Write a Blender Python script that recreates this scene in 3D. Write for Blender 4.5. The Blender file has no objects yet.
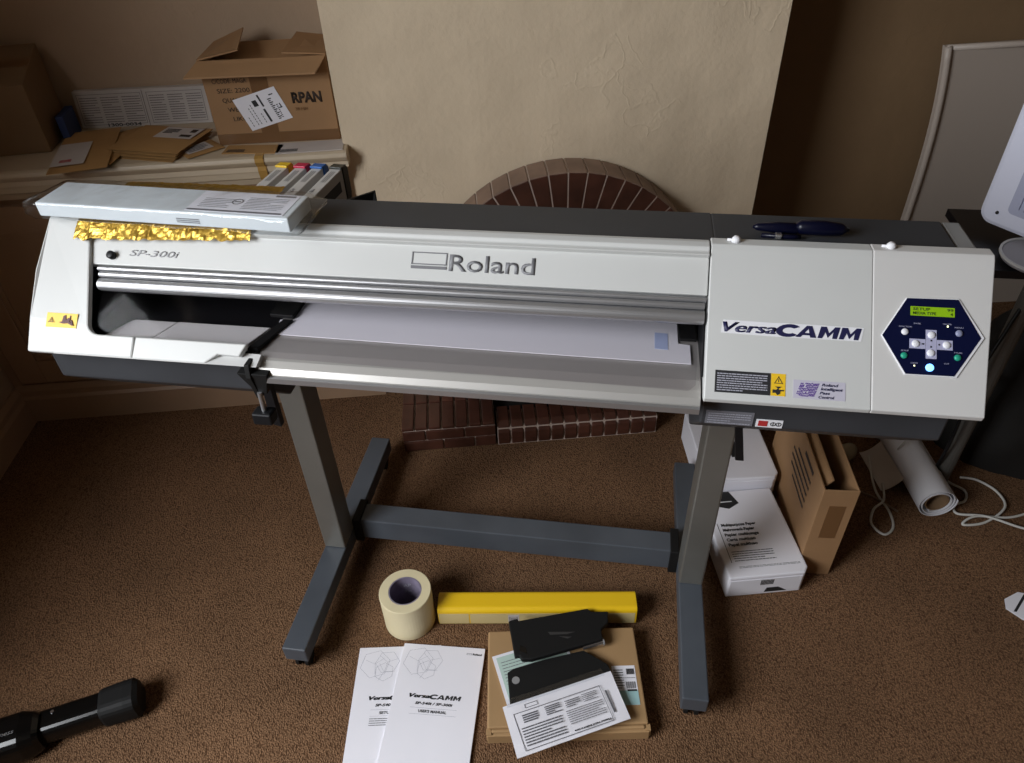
import bpy, bmesh, math, random
from mathutils import Vector, Matrix, noise as mnoise
random.seed(7)
PI = math.pi
C = bpy.context.scene.collection
sc = bpy.context.scene

# ------------------------------------------------------------------ camera
cd = bpy.data.cameras.new('camera'); cam = bpy.data.objects.new('camera', cd); C.objects.link(cam)
_R = Vector((0.99611, -0.08205, -0.03229)); _U = Vector((0.07687, 0.62875, 0.7738)); _F = Vector((0.04319, 0.77327, -0.63261))
M = Matrix((( _R.x,_U.x,-_F.x,0),(_R.y,_U.y,-_F.y,0),(_R.z,_U.z,-_F.z,0),(0,0,0,1)))
cam.matrix_world = Matrix.Translation((0.6297, -0.89647, 1.65749)) @ M
cd.sensor_fit = 'HORIZONTAL'; cd.sensor_width = 36.0; cd.lens = 25.596
cd.clip_start = 0.02; cd.clip_end = 50
sc.camera = cam

# ------------------------------------------------------------------ light and exposure
w = bpy.data.worlds.new('world'); sc.world = w; w.use_nodes = True
w.node_tree.nodes['Background'].inputs[0].default_value = (1.0, 0.82, 0.62, 1)
w.node_tree.nodes['Background'].inputs[1].default_value = 0.06
def area(name, loc, aim, sx, sy, power, col, spread=180):
    l = bpy.data.lights.new(name, 'AREA'); l.shape = 'RECTANGLE'; l.size = sx; l.size_y = sy
    l.energy = power; l.color = col; l.spread = math.radians(spread)
    o = bpy.data.objects.new(name, l); C.objects.link(o); o.location = loc
    o.rotation_euler = (Vector(aim)-Vector(loc)).to_track_quat('-Z', 'Y').to_euler(); return o
area('window_daylight', (-1.80, -1.10, 2.30), (0.55, 0.0, 0.9), 1.9, 1.6, 190, (0.93, 0.96, 1.0))
sc.view_settings.view_transform = 'Standard'; sc.view_settings.look = 'None'
sc.view_settings.gamma = 1; sc.view_settings.use_curve_mapping = False
sc.view_settings.exposure = -0.06

# ------------------------------------------------------------------ frames: the printer stands turned 13.2 degrees to the room
PH = math.radians(13.2); CP, SP = math.cos(PH), math.sin(PH)
def PW(x, y, z): return Vector((x*CP + y*SP, -x*SP + y*CP, z))

# ------------------------------------------------------------------ materials
MATS = {}
def mat(name, col, rough=0.6, metal=0.0, bump=None, vary=None, coat=0.0, emit=None, spec=0.5):
    """bump=(scale, strength, distance), vary=(scale, amount)"""
    if name in MATS: return MATS[name]
    m = bpy.data.materials.new(name); m.use_nodes = True; nt = m.node_tree; b = nt.nodes['Principled BSDF']
    b.inputs['Base Color'].default_value = (*col, 1); b.inputs['Roughness'].default_value = rough
    b.inputs['Metallic'].default_value = metal; b.inputs['Specular IOR Level'].default_value = spec
    if coat: b.inputs['Coat Weight'].default_value = coat; b.inputs['Coat Roughness'].default_value = 0.12
    tc = nt.nodes.new('ShaderNodeTexCoord')
    if vary:
        n = nt.nodes.new('ShaderNodeTexNoise'); n.inputs['Scale'].default_value = vary[0]; n.inputs['Detail'].default_value = 5
        nt.links.new(tc.outputs['Object'], n.inputs['Vector'])
        r = nt.nodes.new('ShaderNodeValToRGB'); k = vary[1]
        r.color_ramp.elements[0].position = 0.3; r.color_ramp.elements[1].position = 0.7
        r.color_ramp.elements[0].color = (*[c*(1-k) for c in col], 1); r.color_ramp.elements[1].color = (*[min(1, c*(1+k)) for c in col], 1)
        nt.links.new(n.outputs['Fac'], r.inputs[0]); nt.links.new(r.outputs[0], b.inputs['Base Color'])
    if bump:
        n2 = nt.nodes.new('ShaderNodeTexNoise'); n2.inputs['Scale'].default_value = bump[0]; n2.inputs['Detail'].default_value = 4
        nt.links.new(tc.outputs['Object'], n2.inputs['Vector'])
        bp = nt.nodes.new('ShaderNodeBump'); bp.inputs['Strength'].default_value = bump[1]; bp.inputs['Distance'].default_value = bump[2]
        nt.links.new(n2.outputs['Fac'], bp.inputs['Height']); nt.links.new(bp.outputs['Normal'], b.inputs['Normal'])
    if emit:
        b.inputs['Emission Color'].default_value = (*emit[0], 1); b.inputs['Emission Strength'].default_value = emit[1]
    MATS[name] = m; return m

def carpet_mat():
    m = bpy.data.materials.new('brown_loop_carpet'); m.use_nodes = True; nt = m.node_tree; b = nt.nodes['Principled BSDF']
    b.inputs['Roughness'].default_value = 0.95; b.inputs['Specular IOR Level'].default_value = 0.15
    tc = nt.nodes.new('ShaderNodeTexCoord')
    v = nt.nodes.new('ShaderNodeTexVoronoi'); v.inputs['Scale'].default_value = 330; v.inputs['Randomness'].default_value = 0.85
    mp = nt.nodes.new('ShaderNodeMapping'); mp.inputs['Scale'].default_value = (1, 0.62, 1); mp.inputs['Rotation'].default_value = (0, 0, 0.35)
    nt.links.new(tc.outputs['Object'], mp.inputs['Vector']); nt.links.new(mp.outputs[0], v.inputs['Vector'])
    n = nt.nodes.new('ShaderNodeTexNoise'); n.inputs['Scale'].default_value = 420; n.inputs['Detail'].default_value = 3
    nt.links.new(tc.outputs['Object'], n.inputs['Vector'])
    n3 = nt.nodes.new('ShaderNodeTexNoise'); n3.inputs['Scale'].default_value = 3.5; n3.inputs['Detail'].default_value = 4
    nt.links.new(tc.outputs['Object'], n3.inputs['Vector'])
    r = nt.nodes.new('ShaderNodeValToRGB'); e = r.color_ramp.elements
    e[0].position = 0.0; e[0].color = (0.36, 0.215, 0.122, 1); e[1].position = 0.85; e[1].color = (0.095, 0.05, 0.026, 1)
    nt.links.new(v.outputs['Distance'], r.inputs[0])
    r2 = nt.nodes.new('ShaderNodeValToRGB'); e = r2.color_ramp.elements
    e[0].position = 0.3; e[0].color = (0.45, 0.42, 0.40, 1); e[1].position = 0.7; e[1].color = (1.35, 1.3, 1.25, 1)
    nt.links.new(n.outputs['Fac'], r2.inputs[0])
    mx = nt.nodes.new('ShaderNodeMix'); mx.data_type = 'RGBA'; mx.blend_type = 'MULTIPLY'; mx.inputs[0].default_value = 0.85
    nt.links.new(r.outputs[0], mx.inputs[6]); nt.links.new(r2.outputs[0], mx.inputs[7])
    r4 = nt.nodes.new('ShaderNodeValToRGB'); e = r4.color_ramp.elements
    e[0].position = 0.35; e[0].color = (0.86, 0.85, 0.84, 1); e[1].position = 0.65; e[1].color = (1.1, 1.08, 1.06, 1)
    nt.links.new(n3.outputs['Fac'], r4.inputs[0])
    mx2 = nt.nodes.new('ShaderNodeMix'); mx2.data_type = 'RGBA'; mx2.blend_type = 'MULTIPLY'; mx2.inputs[0].default_value = 1
    nt.links.new(mx.outputs[2], mx2.inputs[6]); nt.links.new(r4.outputs[0], mx2.inputs[7])
    nt.links.new(mx2.outputs[2], b.inputs['Base Color'])
    bp = nt.nodes.new('ShaderNodeBump'); bp.inputs['Strength'].default_value = 0.9; bp.inputs['Distance'].default_value = 0.004; bp.invert = True
    nt.links.new(v.outputs['Distance'], bp.inputs['Height']); nt.links.new(bp.outputs[0], b.inputs['Normal'])
    return m
def plaster_mat(name, c, k=1.0):
    m = bpy.data.materials.new(name); m.use_nodes = True; nt = m.node_tree; b = nt.nodes['Principled BSDF']
    b.inputs['Roughness'].default_value = 0.75; b.inputs['Specular IOR Level'].default_value = 0.25
    tc = nt.nodes.new('ShaderNodeTexCoord')
    n = nt.nodes.new('ShaderNodeTexNoise'); n.inputs['Scale'].default_value = 2.2; n.inputs['Detail'].default_value = 6; n.inputs['Roughness'].default_value = 0.65
    nt.links.new(tc.outputs['Object'], n.inputs['Vector'])
    r = nt.nodes.new('ShaderNodeValToRGB'); e = r.color_ramp.elements
    e[0].position = 0.3; e[0].color = (*[v*0.86 for v in c], 1); e[1].position = 0.7; e[1].color = (*c, 1)
    nt.links.new(n.outputs['Fac'], r.inputs[0]); nt.links.new(r.outputs[0], b.inputs['Base Color'])
    n1 = nt.nodes.new('ShaderNodeTexNoise'); n1.inputs['Scale'].default_value = 9; n1.inputs['Detail'].default_value = 8; n1.inputs['Roughness'].default_value = 0.6
    n2 = nt.nodes.new('ShaderNodeTexVoronoi'); n2.inputs['Scale'].default_value = 7; n2.feature = 'DISTANCE_TO_EDGE'
    ns = nt.nodes.new('ShaderNodeTexNoise'); ns.inputs['Scale'].default_value = 3; ns.inputs['Detail'].default_value = 5
    nt.links.new(tc.outputs['Object'], ns.inputs['Vector']); nt.links.new(tc.outputs['Object'], n1.inputs['Vector'])
    av = nt.nodes.new('ShaderNodeVectorMath'); av.operation = 'MULTIPLY_ADD'; av.inputs[1].default_value = (0.9, 0.9, 0.9)
    nt.links.new(ns.outputs['Color'], av.inputs[0]); nt.links.new(tc.outputs['Object'], av.inputs[2]); nt.links.new(av.outputs[0], n2.inputs['Vector'])
    rr = nt.nodes.new('ShaderNodeMapRange'); rr.inputs[1].default_value = 0.0; rr.inputs[2].default_value = 0.06; rr.inputs[3].default_value = 0.10; rr.inputs[4].default_value = 0
    nt.links.new(n2.outputs['Distance'], rr.inputs[0])
    n5 = nt.nodes.new('ShaderNodeTexNoise'); n5.inputs['Scale'].default_value = 4.0
    nt.links.new(tc.outputs['Object'], n5.inputs['Vector'])
    gt = nt.nodes.new('ShaderNodeMath'); gt.operation = 'GREATER_THAN'; gt.inputs[1].default_value = 0.6
    nt.links.new(n5.outputs['Fac'], gt.inputs[0])
    ml = nt.nodes.new('ShaderNodeMath'); ml.operation = 'MULTIPLY'; nt.links.new(gt.outputs[0], ml.inputs[0]); nt.links.new(rr.outputs[0], ml.inputs[1])
    ad = nt.nodes.new('ShaderNodeMath'); ad.operation = 'ADD'; nt.links.new(n1.outputs['Fac'], ad.inputs[0]); nt.links.new(ml.outputs[0], ad.inputs[1])
    bp = nt.nodes.new('ShaderNodeBump'); bp.inputs['Strength'].default_value = 0.55*k; bp.inputs['Distance'].default_value = 0.012
    nt.links.new(ad.outputs[0], bp.inputs['Height']); nt.links.new(bp.outputs[0], b.inputs['Normal'])
    return m
def clear_mat(name, tint=(1, 1, 1), gloss=0.12, rough=0.05, bump=None):
    m = bpy.data.materials.new(name); m.use_nodes = True; nt = m.node_tree; nt.nodes.clear()
    o = nt.nodes.new('ShaderNodeOutputMaterial'); t = nt.nodes.new('ShaderNodeBsdfTransparent'); g = nt.nodes.new('ShaderNodeBsdfGlossy')
    t.inputs[0].default_value = (*tint, 1); g.inputs['Roughness'].default_value = rough
    fr = nt.nodes.new('ShaderNodeLayerWeight'); fr.inputs[0].default_value = 0.5
    pw = nt.nodes.new('ShaderNodeMath'); pw.operation = 'POWER'; pw.inputs[1].default_value = 4.0; nt.links.new(fr.outputs['Facing'], pw.inputs[0])
    ad = nt.nodes.new('ShaderNodeMath'); ad.operation = 'MULTIPLY_ADD'; ad.inputs[1].default_value = 0.9; ad.inputs[2].default_value = gloss*0.3
    mx = nt.nodes.new('ShaderNodeMixShader'); nt.links.new(pw.outputs[0], ad.inputs[0]); nt.links.new(ad.outputs[0], mx.inputs[0])
    nt.links.new(t.outputs[0], mx.inputs[1]); nt.links.new(g.outputs[0], mx.inputs[2]); nt.links.new(mx.outputs[0], o.inputs[0])
    if bump:
        tc = nt.nodes.new('ShaderNodeTexCoord'); n = nt.nodes.new('ShaderNodeTexNoise'); n.inputs['Scale'].default_value = bump[0]
        nt.links.new(tc.outputs['Object'], n.inputs['Vector']); bp = nt.nodes.new('ShaderNodeBump'); bp.inputs['Strength'].default_value = bump[1]; bp.inputs['Distance'].default_value = 0.01
        nt.links.new(n.outputs['Fac'], bp.inputs['Height']); nt.links.new(bp.outputs[0], g.inputs['Normal']); nt.links.new(bp.outputs[0], fr.inputs['Normal'])
    return m

CARPET = carpet_mat()
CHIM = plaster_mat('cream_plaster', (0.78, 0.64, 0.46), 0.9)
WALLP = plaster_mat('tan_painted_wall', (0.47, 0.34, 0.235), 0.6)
WALLB = plaster_mat('brown_alcove_wall', (0.25, 0.16, 0.085), 0.4)  # darker, browner tone than the left part of the back wall
CEILM = mat('dim_ceiling', (0.32, 0.27, 0.21), 0.9)
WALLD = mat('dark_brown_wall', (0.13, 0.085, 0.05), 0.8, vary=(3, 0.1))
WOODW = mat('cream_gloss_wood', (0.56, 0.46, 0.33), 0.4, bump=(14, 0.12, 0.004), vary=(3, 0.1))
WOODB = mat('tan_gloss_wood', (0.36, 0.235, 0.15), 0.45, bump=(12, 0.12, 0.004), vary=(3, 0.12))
WHITE = mat('printer_white', (0.56, 0.565, 0.55), 0.42, bump=(900, 0.05, 0.0004), vary=(6, 0.03))
WHITE2 = mat('printer_panel_white', (0.60, 0.59, 0.575), 0.42, bump=(900, 0.05, 0.0004))
OFFW = mat('pale_grey_plastic', (0.55, 0.55, 0.54), 0.45)
DGREY = mat('charcoal_metal', (0.036, 0.038, 0.043), 0.5, vary=(9, 0.12))
DGREY2 = mat('slate_stand_metal', (0.075, 0.085, 0.10), 0.4, vary=(7, 0.15))
LEGM = mat('bronze_grey_leg_metal', (0.23, 0.225, 0.205), 0.38, 0.55, vary=(5, 0.1))
MIDG = mat('mid_grey_plastic', (0.25, 0.25, 0.25), 0.5)
ALU = mat('brushed_aluminium', (0.46, 0.46, 0.47), 0.38, 0.8, vary=(8, 0.06))
APRON = mat('satin_aluminium_apron', (0.46, 0.445, 0.42), 0.45, 0.5, bump=(60, 0.08, 0.001), vary=(5, 0.05))
BLK = mat('black_plastic', (0.006, 0.006, 0.007), 0.45, spec=0.3)
BLKG = mat('gloss_black_plastic', (0.003, 0.003, 0.003), 0.22, spec=0.4)
BLKS = mat('matte_black_plastic', (0.008, 0.008, 0.008), 0.6, bump=(300, 0.1, 0.001), spec=0.25)
NAVY = mat('navy_panel', (0.002, 0.004, 0.030), 0.5, spec=0.2)
NAVYT = mat('navy_ink', (0.012, 0.012, 0.06), 0.5)
GREYT = mat('grey_ink', (0.17, 0.17, 0.18), 0.5)
BLKT = mat('black_ink', (0.015, 0.015, 0.017), 0.6)
BRNT = mat('brown_black_ink', (0.035, 0.02, 0.012), 0.7)
WHT = mat('white_ink', (0.75, 0.75, 0.78), 0.6)
YEL = mat('warning_yellow', (0.80, 0.50, 0.02), 0.45)
RED = mat('red_ink', (0.42, 0.03, 0.03), 0.5)
PURP = mat('purple_ink', (0.10, 0.04, 0.26), 0.5)
SILV = mat('silver_label', (0.50, 0.50, 0.52), 0.4, 0.3)
GLAB = mat('grey_label', (0.16, 0.16, 0.18), 0.4)
PAPER = mat('white_paper', (0.78, 0.77, 0.82), 0.7, vary=(4, 0.03))
PAPERD = mat('aged_white_paper', (0.55, 0.50, 0.47), 0.75, vary=(8, 0.08))
VINYL = mat('white_vinyl', (0.76, 0.76, 0.80), 0.5)
LEDB = mat('blue_backlit_button', (0.2, 0.4, 0.9), 0.3, emit=((0.15, 0.42, 1.0), 3.0))
LEDY = mat('lit_led', (0.9, 0.9, 0.5), 0.3, emit=((0.95, 0.95, 0.55), 2.0))
LCD = mat('green_lit_display', (0.16, 0.28, 0.005), 0.3, emit=((0.22, 0.42, 0.01), 0.42))
LCDT = mat('display_character', (0.03, 0.06, 0.005), 0.4)
GRNB = mat('green_button', (0.02, 0.33, 0.21), 0.3)
WBTN = mat('white_button', (0.78, 0.78, 0.82), 0.25)
GBTN = mat('grey_button', (0.25, 0.27, 0.4), 0.3)
LILAC = mat('pale_lilac_plate', (0.42, 0.42, 0.58), 0.4)
CARD = mat('brown_cardboard', (0.33, 0.185, 0.085), 0.8, bump=(60, 0.12, 0.001), vary=(5, 0.1))
CARDL = mat('kraft_mailer_cardboard', (0.36, 0.22, 0.10), 0.75, bump=(50, 0.08, 0.001), vary=(4, 0.07))
CARDD = mat('dull_cardboard', (0.22, 0.135, 0.07), 0.85, vary=(4, 0.12))
TAPEB = mat('brown_parcel_tape', (0.17, 0.085, 0.035), 0.3)
MANI = mat('manila_paper', (0.42, 0.235, 0.085), 0.7, bump=(40, 0.1, 0.001), vary=(6, 0.08))
CREAM = mat('cream_masking_tape', (0.72, 0.63, 0.40), 0.6, vary=(12, 0.05))
CREAMS = mat('cream_masking_tape_side', (0.62, 0.55, 0.38), 0.5, bump=(120, 0.1, 0.001))
CORE = mat('printed_core_liner', (0.22, 0.19, 0.26), 0.4, vary=(30, 0.3))
YBOX = mat('yellow_card', (0.82, 0.52, 0.01), 0.4)
CLAB = mat('cream_label', (0.62, 0.50, 0.24), 0.5)
GOLD = mat('gold_foil', (0.58, 0.37, 0.07), 0.36, 0.9, bump=(34, 0.8, 0.006))
CLEAR = clear_mat('clear_acrylic', (0.93, 0.92, 0.93), 0.006, 0.05)
WRAP = clear_mat('clear_plastic_wrap', (0.97, 0.98, 0.99), 0.1, 0.1, (24, 0.35))
PKG = mat('pale_grey_carton', (0.62, 0.66, 0.68), 0.5, vary=(6, 0.05))
BRICK = mat('glazed_brown_brick', (0.075, 0.028, 0.018), 0.35, vary=(14, 0.35), bump=(40, 0.2, 0.002))
BRICKT = mat('top_lit_brown_brick', (0.25, 0.165, 0.12), 0.65, vary=(10, 0.25), bump=(40, 0.3, 0.002))  # paler copy of the brick: light from above painted into the colour
MORT = mat('pale_mortar', (0.50, 0.40, 0.34), 0.9)
SOOT = mat('soot_black', (0.012, 0.01, 0.009), 0.95)
CABW = mat('white_cable', (0.6, 0.59, 0.55), 0.45)
BEIGE = mat('beige_plug', (0.33, 0.28, 0.19), 0.5)
ENAM = mat('white_enamel', (0.50, 0.43, 0.37), 0.45)
MONW = mat('white_monitor_plastic', (0.66, 0.68, 0.80), 0.38)
MONG = mat('monitor_recess_plastic', (0.40, 0.42, 0.55), 0.4)
DESKB = mat('black_desk_laminate', (0.006, 0.006, 0.008), 0.35)
DESKG = mat('grey_tube_steel', (0.12, 0.115, 0.105), 0.4, 0.3)
GREYL = mat('grey_dish', (0.30, 0.29, 0.31), 0.4)
BAGM = mat('black_nylon', (0.007, 0.006, 0.005), 0.8, bump=(160, 0.3, 0.002))
GREENP = mat('pale_green_print', (0.45, 0.58, 0.52), 0.6)
CYANL = mat('pale_blue_print', (0.35, 0.55, 0.56), 0.6)
BLUEP = mat('navy_plastic', (0.002, 0.0025, 0.012), 0.3, spec=0.25)
STEEL = mat('polished_steel', (0.7, 0.7, 0.72), 0.2, 0.95)
INKY = mat('yellow_cap', (0.75, 0.48, 0.01), 0.4)
INKM = mat('magenta_cap', (0.50, 0.01, 0.06), 0.4)
INKC = mat('blue_cap', (0.01, 0.11, 0.40), 0.4)
INKK = mat('black_cap', (0.025, 0.028, 0.022), 0.4)
CARTW = mat('cartridge_white', (0.55, 0.53, 0.50), 0.5)
LINET = mat('faint_grey_print', (0.40, 0.40, 0.46), 0.7)

# ------------------------------------------------------------------ mesh builder
def vnorm(v): return Vector(v).normalized()
class MB:
    def __init__(s): s.v = []; s.f = []; s.m = []
    def add(s, vs, fs, mi=0):
        b = len(s.v); s.v += [tuple(v) for v in vs]; s.f += [tuple(b+i for i in f) for f in fs]; s.m += [mi]*len(fs); return s
    def box(s, x0, x1, y0, y1, z0, z1, mi=0):
        vs = [(x0,y0,z0),(x1,y0,z0),(x1,y1,z0),(x0,y1,z0),(x0,y0,z1),(x1,y0,z1),(x1,y1,z1),(x0,y1,z1)]
        return s.add(vs, [(0,3,2,1),(4,5,6,7),(0,1,5,4),(1,2,6,5),(2,3,7,6),(3,0,4,7)], mi)
    def hexa(s, b4, t4, mi=0):
        return s.add(list(b4)+list(t4), [(3,2,1,0),(4,5,6,7),(0,1,5,4),(1,2,6,5),(2,3,7,6),(3,0,4,7)], mi)
    def loft(s, A, B, mi=0, caps=True):
        n = len(A); fs = [(i, (i+1)%n, n+(i+1)%n, n+i) for i in range(n)]
        if caps: fs += [tuple(range(n-1, -1, -1)), tuple(range(n, 2*n))]
        return s.add(list(A)+list(B), fs, mi)
    def prismx(s, prof, x0, x1, mi=0): return s.loft([(x0, a, b) for a, b in prof], [(x1, a, b) for a, b in prof], mi)
    def prismy(s, prof, y0, y1, mi=0): return s.loft([(a, y0, b) for a, b in prof], [(a, y1, b) for a, b in prof], mi)
    def prismz(s, prof, z0, z1, mi=0): return s.loft([(a, b, z0) for a, b in prof], [(a, b, z1) for a, b in prof], mi)
    def tube(s, pts, r, seg=10, mi=0, radii=None):
        pts = [Vector(p) for p in pts]; n = len(pts); rings = []
        up = Vector((0, 0, 1)); prev = None
        for i, p in enumerate(pts):
            t = (pts[min(i+1, n-1)]-pts[max(i-1, 0)]).normalized()
            a = t.cross(up) if prev is None else prev - t*prev.dot(t)
            if a.length < 1e-4: a = t.cross(Vector((1, 0, 0)))
            a.normalize(); prev = a; b = t.cross(a); rr = radii[i] if radii else r
            rings.append([p+a*rr*math.cos(2*PI*k/seg)+b*rr*math.sin(2*PI*k/seg) for k in range(seg)])
        vs = [v for R_ in rings for v in R_]; fs = []
        for i in range(n-1):
            for k in range(seg):
                fs.append((i*seg+k, i*seg+(k+1)%seg, (i+1)*seg+(k+1)%seg, (i+1)*seg+k))
        fs += [tuple(range(seg)), tuple((n-1)*seg+k for k in range(seg-1, -1, -1))]
        return s.add(vs, fs, mi)
    def lathe(s, prof, cx, cy, seg=40, mi=0, close=False):
        n = len(prof); vs = []; fs = []
        for k in range(seg):
            a = 2*PI*k/seg
            vs += [(cx+r*math.cos(a), cy+r*math.sin(a), z) for r, z in prof]
        lim = n if close else n-1
        for k in range(seg):
            k2 = (k+1) % seg
            for i in range(lim): fs.append((k*n+i, k2*n+i, k2*n+(i+1)%n, k*n+(i+1)%n))
        if not close:
            if prof[0][0] > 1e-6: fs.append(tuple(k*n for k in range(seg-1, -1, -1)))
            if prof[-1][0] > 1e-6: fs.append(tuple(k*n+n-1 for k in range(seg)))
        return s.add(vs, fs, mi)
    def grid(s, fn, nu, nv, th=0.0, mi=0):
        vs = [Vector(fn(i/nu, j/nv)) for j in range(nv+1) for i in range(nu+1)]; W_ = nu+1
        fs = [(j*W_+i, j*W_+i+1, (j+1)*W_+i+1, (j+1)*W_+i) for j in range(nv) for i in range(nu)]
        if th:
            nrm = []
            for j in range(nv+1):
                for i in range(nu+1):
                    a = vs[j*W_+min(i+1, nu)]-vs[j*W_+max(i-1, 0)]; b = vs[min(j+1, nv)*W_+i]-vs[max(j-1, 0)*W_+i]
                    nrm.append(a.cross(b).normalized())
            N = len(vs); low = [v-n_*th for v, n_ in zip(vs, nrm)]
            fs2 = [tuple(N+i for i in reversed(f)) for f in fs]
            rim = []
            for i in range(nu): rim.append((i+1, i, N+i, N+i+1)); q = nv*W_; rim.append((q+i, q+i+1, N+q+i+1, N+q+i))
            for j in range(nv): a, b = j*W_, (j+1)*W_; rim.append((a, b, N+b, N+a)); a += nu; b += nu; rim.append((b, a, N+a, N+b))
            return s.add(vs+low, fs+fs2+rim, mi)
        return s.add(vs, fs, mi)
    def build(s, name, mats, parent=None, O=(0, 0, 0), loc=None, rotz=0, smooth=False, bevel=0, rot=None):
        me = bpy.data.meshes.new(name)
        me.from_pydata([(v[0]-O[0], v[1]-O[1], v[2]-O[2]) for v in s.v], [], s.f); me.validate()
        mats = mats if isinstance(mats, (list, tuple)) else [mats]
        for m in mats: me.materials.append(m)
        if len(mats) > 1 and len(me.polygons) == len(s.m):
            for p_, mi in zip(me.polygons, s.m): p_.material_index = mi
        bm = bmesh.new(); bm.from_mesh(me); bmesh.ops.recalc_face_normals(bm, faces=bm.faces)
        bm.to_mesh(me); bm.free()
        o = bpy.data.objects.new(name, me); C.objects.link(o)
        if parent: o.parent = parent
        if loc is not None: o.location = loc
        if rot is not None: o.rotation_euler = rot
        elif rotz: o.rotation_euler = (0, 0, rotz)
        if smooth: me.polygons.foreach_set('use_smooth', [True]*len(me.polygons))
        if bevel:
            b = o.modifiers.new('bevel', 'BEVEL'); b.width = bevel; b.segments = 2; b.limit_method = 'ANGLE'; b.angle_limit = math.radians(35)
        return o
def tag(o, label=None, cat=None, group=None, kind=None):
    if label: o['label'] = label
    if cat: o['category'] = cat
    if group: o['group'] = group
    if kind: o['kind'] = kind
    return o
def thing(name, label, cat, loc=(0, 0, 0), rotz=0, group=None, rot=None):
    o = bpy.data.objects.new(name, None); C.objects.link(o); o.location = loc
    o.rotation_euler = rot if rot is not None else (0, 0, rotz); o.empty_display_size = 0.05
    return tag(o, label, cat, group)
def struct(mb, name, m, **k): return tag(mb.build(name, m, **k), kind='structure')
def box_poly(w, h, r, n=4):
    pts = []
    for cx, cy, a0 in ((w/2-r, h/2-r, 0), (-w/2+r, h/2-r, PI/2), (-w/2+r, -h/2+r, PI), (w/2-r, -h/2+r, 1.5*PI)):
        for k in range(n+1): a = a0+PI/2*k/n; pts.append((cx+r*math.cos(a), cy+r*math.sin(a)))
    return pts

# text laid on a surface: origin at left end of the baseline, X along the reading direction, Y up the letters
def text(name, s, org, X, Y, width, height, m, parent, O=(0, 0, 0), bold=0.0, shear=0.0, align='L', lift=0.0004, thick=0.0003):
    cu = bpy.data.curves.new('lettering', 'FONT'); cu.body = s; cu.size = 1; cu.shear = shear; cu.offset = bold; cu.extrude = 0.0; cu.resolution_u = 3
    to = bpy.data.objects.new('lettering_source', cu); C.objects.link(to)
    bpy.context.view_layer.update()
    dg = bpy.context.evaluated_depsgraph_get(); me = bpy.data.meshes.new_from_object(to.evaluated_get(dg))
    bpy.data.objects.remove(to)
    xs = [v.co.x for v in me.vertices]; ys = [v.co.y for v in me.vertices]
    if not xs: return None
    x0, x1, y1 = min(xs), max(xs), max(ys); cap = 0.73
    X = vnorm(X); Y = vnorm(Y); N = X.cross(Y).normalized(); Or = Vector(org); sx = width/(x1-x0); sy = height/cap
    for v in me.vertices:
        v.co = Or + X*((v.co.x-x0)*sx) + Y*(v.co.y*sy) + N*lift - Vector(O)
    me.materials.clear(); me.materials.append(m); me.name = name
    bm = bmesh.new(); bm.from_mesh(me)
    r = bmesh.ops.extrude_face_region(bm, geom=bm.faces[:]); vs = [e for e in r['geom'] if isinstance(e, bmesh.types.BMVert)]
    bmesh.ops.translate(bm, verts=vs, vec=N*thick); bmesh.ops.recalc_face_normals(bm, faces=bm.faces); bm.to_mesh(me); bm.free()
    o = bpy.data.objects.new(name, me); C.objects.link(o); o.parent = parent
    return o
# rows of tiny unreadable print as small bars on a surface
def printrows(mb, org, X, Y, w_, h_, rows, mi=0, fill=0.55, seed=1, lift=0.0005, wmin=0.01, wmax=0.035):
    rnd = random.Random(seed); X = vnorm(X); Y = vnorm(Y); N = X.cross(Y); org = Vector(org)
    ph = h_/rows; bh = ph*fill
    for r in range(rows):
        x = 0.0; end = w_*(1.0 if r % 4 != 3 else rnd.uniform(0.5, 0.95))
        while x < end:
            bw = rnd.uniform(wmin, wmax)*w_ ; bw = min(bw, end-x)
            a = org+X*x+Y*(h_-ph*(r+1)+ph*0.2)+N*lift
            q = [a, a+X*bw, a+X*bw+Y*bh, a+Y*bh]
            mb.loft(q, [v+N*0.0002 for v in q], mi); x += bw+rnd.uniform(0.006, 0.014)*w_
    return mb
def plate(mb, org, X, Y, w_, h_, th=0.0005, mi=0, lift=0.0):
    X = vnorm(X); Y = vnorm(Y); N = X.cross(Y); a = Vector(org)+N*lift
    q = [a, a+X*w_, a+X*w_+Y*h_, a+Y*h_]; return mb.loft(q, [v+N*th for v in q], mi)
def frame(mb, org, X, Y, w_, h_, t, th=0.0004, mi=0, lift=0.0003):
    X = vnorm(X); Y = vnorm(Y); org = Vector(org)
    plate(mb, org, X, Y, w_, t, th, mi, lift); plate(mb, org+Y*(h_-t), X, Y, w_, t, th, mi, lift)
    plate(mb, org, X, Y, t, h_, th, mi, lift); plate(mb, org+X*(w_-t), X, Y, t, h_, th, mi, lift); return mb

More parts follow.
